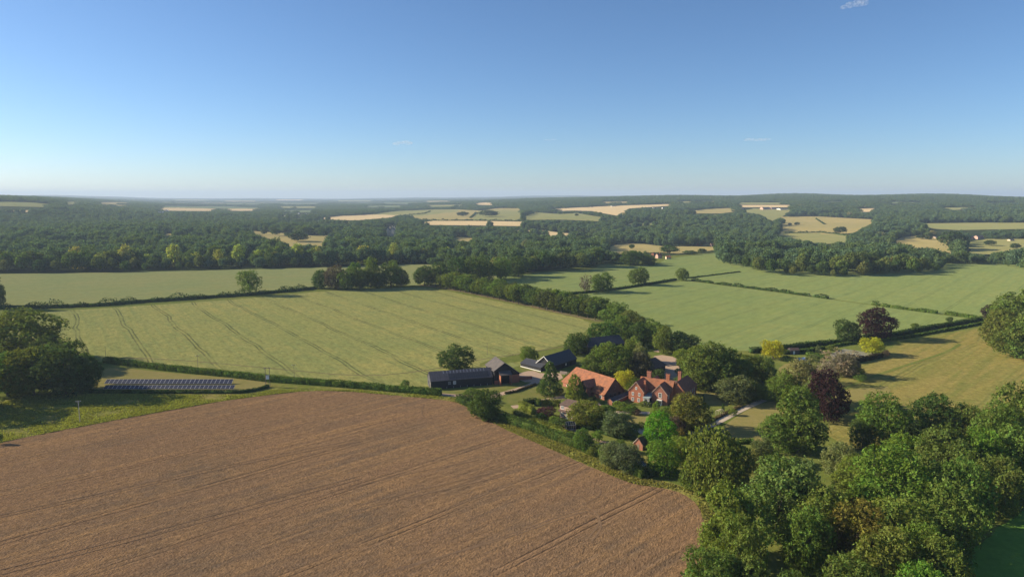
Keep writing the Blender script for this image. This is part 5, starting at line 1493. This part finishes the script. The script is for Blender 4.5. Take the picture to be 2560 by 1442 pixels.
# narrow slate roof between the great barn and the house
A, rz, L = frame_of((1530, 1014), (1577, 994))
r = empty('covered_walk', A, rz, 'narrow slate roofed covered walk between the tiled barn and the farmhouse', 'shed')
wing(r, 0, L, 0, 2.2, 1.9, 2.7, 'x', 'oldbrick', 'slate', .15)
MB().box(-.2, L + .2, -.32, -.18, 1.55, 1.75).build('gutter', M['white'], r)

# 7 small pink cottage
A, rz, L = frame_of((1399.5, 1043), (1430, 1050))
r = empty('small_cottage', A, rz, 'small pink brick cottage with brown tiled roof behind the yellow green tree', 'house')
L = 6.5
wing(r, 0, L, 0, 5.5, 5.2, 6.9, 'x', 'pinkwall', 'browntile', .3, hip0=1.6)
MB().slab([(-.35, -1.0, 2.75), (L + .3, -1.0, 2.75), (L + .3, -.01, 3.25), (-.35, -.01, 3.25)], .12).build('tile_band', M['browntile'], r)
win(r, 1.2, 0, 3.7, 1.2, 1.0, 'y', -1); win(r, 1.2, 0, .9, 1.3, 1.2, 'y', -1); door(r, 3.2, 0, 0, 1.0, 2.1, 'y', -1, 'white'); win(r, 5.2, 0, .9, 1.1, 1.2, 'y', -1)
win(r, 0, 2.7, .9, 1.2, 1.2, 'x', -1)

# 8 stable roof by the yard
A, rz, L = frame_of((1625, 940), (1663, 927))
r = empty('stable', A, rz, 'dark stable block with a reddish brown roof behind the golden tree', 'barn')
wing(r, -4, L, 0, 8, 3.2, 6.6, 'x', 'blackboard', 'browntile', .5, hip1=3.0)
door(r, 3, 0, 0, 1.3, 2.2, 'y', -1, 'wood'); win(r, 5.5, 0, 1.1, .9, .9, 'y', -1, 'wood')

# 9 brick garden shed, greenhouse, lean-to glasshouse, frame
A, rz, L = frame_of((1584, 1120), (1593, 1127))
r = empty('brick_shed', A, math.atan2(-.7, .7), 'small red brick garden shed with a steep dark tiled roof', 'shed')
wing(r, 0, 3.6, 0, 4.6, 2.0, 4.0, 'y', 'oldbrick', 'browntile', .25)
door(r, 1.8, 0, 0, .9, 1.9, 'y', -1, 'wood'); b = MB().slab([(-.3, -.3, 1.78), (1.8, -.3, 4.15), (1.8, -.3, 4.0), (-.15, -.3, 1.7)], .06); b.build('bargeboard', M['palewood'], r)

def glasshouse(name, a, rz, L, Wd, eh, rh, label, frame='white'):
    r = empty(name, P(*a), rz, label, 'greenhouse')
    base = MB().box(0, L, 0, Wd, -.1, .45).build('base', M['stonew' if frame == 'white' else 'oldbrick'], r)
    g = MB()
    p = [(.06, .06, .45), (.06, Wd - .06, .45), (.06, Wd - .06, eh), (.06, Wd / 2, rh), (.06, .06, eh)]; q = [(L - .06, y, z) for _, y, z in p]
    g.add(p + q, [(4, 3, 2, 1, 0), (5, 6, 7, 8, 9), (0, 5, 9, 4), (1, 2, 7, 6), (4, 9, 8, 3), (3, 8, 7, 2)]).build('glazing', M['glass'], r)
    f = MB(); n = int(L / .75)
    for i in range(n + 1):
        x = L * i / n; w = .05
        for yy, s in ((0, 1), (Wd, -1)):
            f.tube((x, yy, .45), (x, yy, eh), w, w, 4); f.tube((x, yy, eh), (x, Wd / 2, rh + .04), w, w, 4)
    for yy, z in ((0, eh), (Wd, eh), (Wd / 2, rh + .06), (0, .48), (Wd, .48)): f.tube((-.05, yy, z), (L + .05, yy, z), .07, .07, 4)
    for x in (-.02, L + .02):
        for k in (.25, .5, .75): f.tube((x, Wd * k, .45), (x, Wd * k, eh + (rh - eh) * (1 - abs(k - .5) * 2)), .04, .04, 4)
    f.build('frame', M[frame], r)
    MB().box(L * .4, L * .4 + 1.2, -.06, -.003, 0, .45).build('step', M['palewood'], r)
    return r
d = P(1630, 1178) - P(1594, 1186)
glasshouse('greenhouse', (1590, 1187), math.atan2(d.y, d.x) + .35, 5.6, 3.2, 1.7, 2.7, 'white framed greenhouse in the corner of the garden hedges', 'white')
glasshouse('lean_to_glasshouse', (1417, 1077), .25, 3.4, 2.6, 2.0, 3.0, 'dark glasshouse with thin pale bars left of the yellow green tree', 'steel')
# fruit cage frame
r = empty('fruit_cage', P(1486, 1136), .55, 'open white timber fruit cage frame beside the apple trees', 'frame')
for x, y in ((0, 0), (2.4, 0), (4.8, 0), (0, 2.6), (2.4, 2.6), (4.8, 2.6)):
    MB().box(x - .06, x + .06, y - .06, y + .06, -.1, 2.1).build('post', M['palewood'], r)
b = MB()
for y in (0, 2.6): b.box(-.1, 4.9, y - .07, y + .07, 2.101, 2.22)
for x in (0, 2.4, 4.8): b.box(x - .06, x + .06, .07, 2.53, 2.105, 2.2)
b.build('top_rail', M['palewood'], r)
# garden bench like plank and table
def table_(p, rz, label, m='white'):
    r = empty('garden_table', p, rz, label, 'table')
    b = MB(); b.tube((0, 0, .70), (0, 0, .76), .95, .95, 16); b.build('tabletop', M[m], r)
    for x, y in ((.5, .5), (-.5, .5), (.5, -.5), (-.5, -.5)): MB().box(x - .04, x + .04, y - .04, y + .04, 0, .7).build('leg', M[m], r)
table_(P(1514, 1032), 0, 'round white garden table on the farmhouse terrace')
def bench(p, rz, label, m='palewood'):
    r = empty('garden_bench', p, rz, label, 'bench')
    MB().box(-.9, .9, 0, .5, .42, .48).build('seat', M[m], r); MB().box(-.9, .9, .5, .56, .5, .95).build('backrest', M[m], r)
    for x in (-.8, .8): MB().box(x - .04, x + .04, .05, .49, 0, .42).build('leg', M[m], r)
bench(P(1462, 1123), -.5, 'pale wooden bench beside the fruit cage')
bench(P(2022, 911), .2, 'small white bench beside the swimming pool', 'white')
bench(P(2052, 1030), .3, 'wooden bench under the great copper beech')
# garden sheds behind the pool
r = empty('pool_house', P(1976, 886), .1, 'small dark pool house behind the swimming pool', 'shed')
wing(r, 0, 5, 0, 3, 2.2, 3.2, 'x', 'greyboard', 'browntile', .2); door(r, 2, 0, 0, 1, 1.9, 'y', -1, 'white')
# tennis net and posts
a_, b_ = P(2112, 888), P(2160, 892)
r = empty('tennis_net', a_, math.atan2((b_ - a_).y, (b_ - a_).x), 'low dark net across the grey tennis court', 'net')
Ln = (b_ - a_).length
MB().box(0, Ln, -.02, .02, .05, .9).build('net', M['slate'], r); MB().box(0, Ln, -.04, .04, .9, .97).build('tape', M['white'], r)
for x in (0, Ln): MB().tube((x, 0, 0), (x, 0, 1.1), .05, .05, 8).build('post', M['steel'], r)
# statue urn and conifers on path border
for (u, v, lb) in ((1807, 1030, 'nearer slim clipped yew beside the stone path'), (1757, 1006, 'dark clipped yew on the edge of the side lawn')):
    tree(u, v - 22, v, 8, 'cone', DARK, lb, 'clipped_yew', 'tree', trunk=False)
# rose arches by the path
r = empty('rose_arch', P(1795, 1040), .7, 'white arched rose frame beside the upper stone path', 'arch')
b = MB()
for k in range(3):
    pts = [(k * 1.1 + .0, math.cos(t_) * 1.2, max(0, math.sin(t_)) * 1.0 + (1.4 if 0 < i_ < 8 else (1.4 if i_ in (0, 8) else 0))) for i_, t_ in enumerate([math.pi * j / 8 for j in range(9)])]
    b.tube((k * 1.1, 1.2, 0), (k * 1.1, 1.2, 1.4), .05, .05, 6); b.tube((k * 1.1, -1.2, 0), (k * 1.1, -1.2, 1.4), .05, .05, 6)
    for p_, q_ in zip(pts[:-1], pts[1:]): b.tube(p_, q_, .05, .05, 6)
b.build('arch_frame', M['palewood'], r)

# ---------------------------------------------------------------- solar panels on the ground
def solar_row(u0, u1, v, h, label, n=30):
    A, B = P(u0, v), P(u1, v); L = (B - A).length; d = math.atan2((B - A).y, (B - A).x)
    r = empty('solar_array', A, d, label, 'solar array', 'rows of solar panels')
    tilt = R(28); pw = L / n
    b = MB()
    for i in range(0, n + 1, 3):
        x = min(L - .1, i * pw + .05); b.box(x - .05, x + .05, .3, .4, 0, .55).box(x - .05, x + .05, h * .8, h * .8 + .1, 0, .9)
    b.box(0, L, .45, .53, .55, .62)
    b.build('mounting_frame', M['steel'], r)
    z0 = .62
    me_p = None
    for i in range(n):
        x0, x1 = i * pw + .05, (i + 1) * pw - .05
        q = lambda x, s, lift: (x, s * math.cos(tilt) - lift * math.sin(tilt), z0 + s * math.sin(tilt) + lift * math.cos(tilt))
        if me_p is None:
            f = MB().slab([q(0, 0, 0), q(pw - .06, 0, 0), q(pw - .06, h, 0), q(0, h, 0)], .04).build('solar_panel', M['pvframe'], r)
            g = MB()
            for s0, s1 in ((.06, h / 2 - .03), (h / 2 + .03, h - .06)): g.slab([q(.08, s0, .045), q(pw - .14, s0, .045), q(pw - .14, s1, .045), q(.08, s1, .045)], .012)
            c = g.build('glass', M['pv'], f); me_p = (f, c)
            f.location = (x0, 0, 0)
        else:
            f = me_p[0].copy(); COL.objects.link(f); f.parent = r; f.location = (x0, 0, 0)
            c = me_p[1].copy(); COL.objects.link(c); c.parent = f
solar_row(260, 579, 962, 2.9, 'back row of dark blue solar panels in the hedged meadow')
solar_row(258, 584, 975, 2.3, 'front row of dark blue solar panels just behind the dark hedge')

# ---------------------------------------------------------------- poles
def pole(u, v, h, label, arm=True, m='palewood', rad=.14):
    p = P(u, v); r = empty('utility_pole', p, .3, label, 'pole')
    MB().tube((0, 0, -.3), (0, 0, h), rad, rad * .7, 8).build('post', M[m], r)
    if arm:
        MB().box(-.9, .9, -.06, .06, h - .5, h - .36).build('crossarm', M[m], r)
        for x in (-.75, 0, .75):
            MB().tube((x, 0, h - .36), (x, 0, h - .1), .06, .05, 6).build('insulator', M['white'], r)
pole(200, 1055, 8.5, 'pale wooden power pole at the edge of the brown field', True, 'palewood', .16)
pole(265, 897, 7.0, 'thin pole at the corner of the barley field by the left clump', False, 'wood', .1)
pole(495, 922, 7.0, 'thin pole standing behind the hedge above the solar panels', True, 'wood', .1)
pole(736, 950, 7.5, 'thin pole behind the hedge right of the transformer', True, 'wood', .1)
pole(1218, 888, 7, 'thin pole in the barley field behind the brick barn', False, 'wood', .1)
p = P(670, 967); r = empty('transformer_pole', p, .1, 'twin pole carrying a grey white transformer at the end of the solar meadow', 'pole')
for x in (-.9, .9): MB().tube((x, 0, -.3), (x, 0, 9), .15, .11, 8).build('post', M['wood'], r)
MB().box(-1.4, 1.4, -.08, .08, 8.5, 8.66).build('crossarm', M['wood'], r)
for x in (-1.2, 0, 1.2): MB().tube((x, 0, 8.66), (x, 0, 9.0), .07, .05, 6).build('insulator', M['white'], r)
t_ = MB().box(-.6, .6, -.45, .35, 3.6, 5.2).build('transformer', M['white'], r); MB().box(-.68, .68, -.5, .4, 5.2, 5.3).tube((-.3, 0, 5.3), (-.3, 0, 5.8), .08, .06, 6).tube((.3, 0, 5.3), (.3, 0, 5.8), .08, .06, 6).build('bushings', M['steel'], t_)

# ---------------------------------------------------------------- far buildings
def far_house(u, v, wpx, hpx, label, wall='cream' + 'wall', roof='tile2', name='far_house', cat='house', rz=0.3, dpt=.6, chim=True, group=None):
    p = P(u, v); s = depth(p) / F; w, h = wpx * s, hpx * s
    r = empty(name, p, rz, label, cat, group)
    rf = wing(r, -w / 2, w / 2, 0, max(5, w * dpt), h * .6, h, 'x', wall, roof, .3, z0=-2)
    if chim: chimney(r, w * .25, max(5, w * dpt) / 2, h * .85, h * 1.18, max(.9, w * .06), .9, 'oldbrick', 1)
    n = max(2, int(w / 4))
    for i in range(min(n, 5)):
        b = MB(); x = -w / 2 + (i + .5) * w / min(n, 5); b.box(x - .6, x + .6, -.05, -.004, h * .22, h * .22 + 1.4).build('window', M['glass'], r)
    return r
# the pale mansion in the park
p = P(977, 590); r = empty('mansion', p, -.25, 'pale stone mansion with twin gables showing above the park trees', 'house')
wing(r, -9, 9, 0, 12, 13, 17, 'x', 'cream' + 'wall', 'slate', .4, z0=-2)
wing(r, -8.5, -3, -3, 2, 14, 19, 'y', 'cream' + 'wall', 'slate', .3, z0=-2); wing(r, 3, 8.5, -3, 2, 14, 19, 'y', 'cream' + 'wall', 'slate', .3, z0=-2)
chimney(r, -5, 8, 15, 21.5, 1.8, 1.4, 'cream' + 'wall', 2); chimney(r, 5, 8, 15, 21.5, 1.8, 1.4, 'cream' + 'wall', 2); chimney(r, 0, 9, 15, 22.5, 1.8, 1.4, 'cream' + 'wall', 2)
for x in (-7, -4.5, -1.2, 1.2, 4.5, 7):
    for z in (9.5, 12):
        yy = -3 if abs(x) > 2 else 0
        win(r, x, yy, z, .9, 1.6, 'y', -1)
far_house(1650, 646, 14, 12, 'red roofed cottage at the crest of the wheat field', 'pinkwall', 'tile2', rz=.6)
far_house(1672, 648, 12, 8, 'lower orange roofed cottage right of the red one on the wheat crest', 'cream' + 'wall', 'tile', rz=.1)
far_house(1637, 640, 9, 8, 'brown roofed cottage behind the red one on the crest', 'oldbrick', 'tile2', rz=.9)
far_house(1749, 613, 16, 7, 'brown roofed house among trees behind the small dry field', 'oldbrick', 'tile2')
far_house(1785, 616, 14, 7, 'orange walled house among trees left of the oval wood', 'pinkwall', 'tile2')
far_house(2372, 594, 9, 10, 'white gabled house below the long pale field at the right', 'white', 'slate', rz=1.2, dpt=1.0)
far_house(2386, 596, 10, 7, 'low white house beside the white gabled one', 'white', 'slate')
far_house(2348, 596, 22, 5, 'long low grey shed left of the white gabled house', 'stonew', 'slate', 'far_shed', 'shed', chim=False)
far_house(2429, 598, 16, 8, 'grey farm shed right of the large dark tree', 'stonew', 'fibre2', 'far_barn', 'barn', chim=False)
far_house(2452, 598, 20, 9, 'pink brick barn with a grey brown roof at the right', 'pinkwall', 'fibre2', 'far_barn', 'barn', chim=False)
far_house(2531, 603, 14, 5, 'cream farm shed near the right edge', 'cream' + 'wall', 'fibre2', 'far_barn', 'barn', chim=False)
far_house(1917, 525, 22, 7, 'grey roofed pink walled barn at the left of the hilltop farm', 'pinkwall', 'slate', 'far_barn', 'barn', chim=False)
far_house(1938, 524.5, 20, 6, 'long dark roofed barn in the middle of the hilltop farm', 'pinkwall', 'slate', 'far_barn', 'barn', chim=False)
far_house(1962, 525.5, 26, 4.5, 'long white sheds at the right of the hilltop farm', 'white', 'fibre2', 'far_barn', 'barn', chim=False)
far_house(1857, 523, 6, 3, 'tiny white house left of the hilltop farm', 'white', 'tile2')
far_house(1635, 521.5, 5, 3, 'tiny white house under the right hill wood', 'white', 'slate')
far_house(1660, 522, 8, 3.5, 'white house pair under the right hill wood', 'white', 'slate')
far_house(1535, 517, 12, 2.5, 'white sheds beyond the large pale corn field', 'white', 'fibre2', 'far_barn', 'barn', chim=False)
far_house(1408, 593, 14, 5, 'pinkish farmstead in the pale strip field', 'pinkwall', 'tile2')
far_house(2332, 503.5, 6, 3, 'tiny white house high on the right skyline', 'white', 'slate')
far_house(2166, 517, 6, 3, 'tiny cream house between two small fields on the right hill', 'cream' + 'wall', 'slate')
far_house(2184, 528, 5, 5, 'tiny pale house beside the small corn field', 'cream' + 'wall', 'slate')
far_house(1980, 510, 4, 2, 'tiny pale roof on the right hilltop', 'cream' + 'wall', 'slate')
far_house(2226, 615, 6, 5, 'tiny white house at the left tip of the dry pasture', 'white', 'slate')
far_house(1480, 519, 6, 2, 'tiny white barn left beyond the large pale corn field', 'white', 'slate')
rng3 = random.Random(9)
for i in range(34):     # the small town in the valley
    u = rng3.uniform(700, 812); v = rng3.uniform(534, 553)
    far_house(u, v, rng3.uniform(3.5, 6.5), rng3.uniform(2.6, 3.8), 'tiny pale house of the town in the hazy valley', rng3.choice(['white', 'cream' + 'wall']), rng3.choice(['slate', 'browntile']), group='houses of the valley town', rz=rng3.uniform(-1, 1), chim=False)
for i in range(12):
    u = rng3.uniform(385, 420); v = rng3.uniform(526.5, 532)
    far_house(u, v, rng3.uniform(4, 7), rng3.uniform(2, 3), 'tiny white roof of the hamlet below the pale fields at the left', 'white', 'slate', group='roofs of the left hamlet', rz=rng3.uniform(-1, 1), chim=False)

# ---------------------------------------------------------------- clouds
def cloud(u, v, wpx, hpx, dens, label, seed):
    cx_, cy_ = (u - CX) / F, -(v - CY) / F
    cp, sp = math.cos(PITCH), math.sin(PITCH)
    d = Vector((cx_, cp + cy_ * sp, -sp + cy_ * cp)); t = 26000 / d.y
    c = Vector((0, 0, H_CAM)) + d * t
    rg = random.Random(seed)
    bm = MB(); w = wpx * t / F; h = hpx * t / F
    import bmesh
    me = bpy.data.meshes.new('cloud'); b = bmesh.new()
    for i in range(9):
        k = (i + .5) / 9 - .5
        mt = Matrix.Translation((k * w * .8, rg.uniform(-.12, .12) * w, k * h * .4 * rg.choice((1, 1, -.3)) + rg.uniform(-.1, .1) * h)) @ Matrix.Diagonal((w * rg.uniform(.10, .2), w * .16, h * rg.uniform(.2, .42), 1))
        bmesh.ops.create_icosphere(b, subdivisions=3, radius=1, matrix=mt)
    b.to_mesh(me); b.free()
    m, nt, out = mat('cloud_vapour'); T_ = NT(nt)
    g = T_.n('ShaderNodeTexCoord').outputs['Object']
    n1 = T_.ramp(T_.noise(4.0 / w * 3, 5, g, .7), .44, .74)
    pv = nt.nodes.new('ShaderNodeVolumePrincipled')
    pv.inputs['Color'].default_value = (1, 1, 1, 1)
    nt.links.new(T_.math('MULTIPLY', n1, dens), pv.inputs['Density'])
    nt.links.new(pv.outputs[0], out.inputs['Volume'])
    me.materials.append(m)
    return setp(ob('cloud', me, None, c), label, 'cloud')
cloud(1006, 357, 50, 12, .006, 'small white cloud wisp low over the middle of the horizon', 1)
cloud(2138, 11, 68, 20, .0035, 'wispy cloud at the top edge of the sky on the right', 2)
cloud(1376, 350, 30, 6, .004, 'faintest tiny cloud just right of the white wisp', 3)
cloud(1893, 350, 76, 8, .003, 'faint stretched cloud low in the right sky', 4)

# ---------------------------------------------------------------- the air
m, nt, out = mat('haze_air')
pv = nt.nodes.new('ShaderNodeVolumePrincipled')
pv.inputs['Color'].default_value = (.58, .75, 1, 1)
pv.inputs['Density'].default_value = 0.000080
pv.inputs['Anisotropy'].default_value = 0.1
nt.links.new(pv.outputs[0], out.inputs['Volume'])
hz = MB().box(-21000, 21000, -1500, 22000, -95, 190).build('haze', m)
setp(hz, kind='stuff')
hz['label'] = 'thin blue summer haze over the valley'; hz['category'] = 'haze'
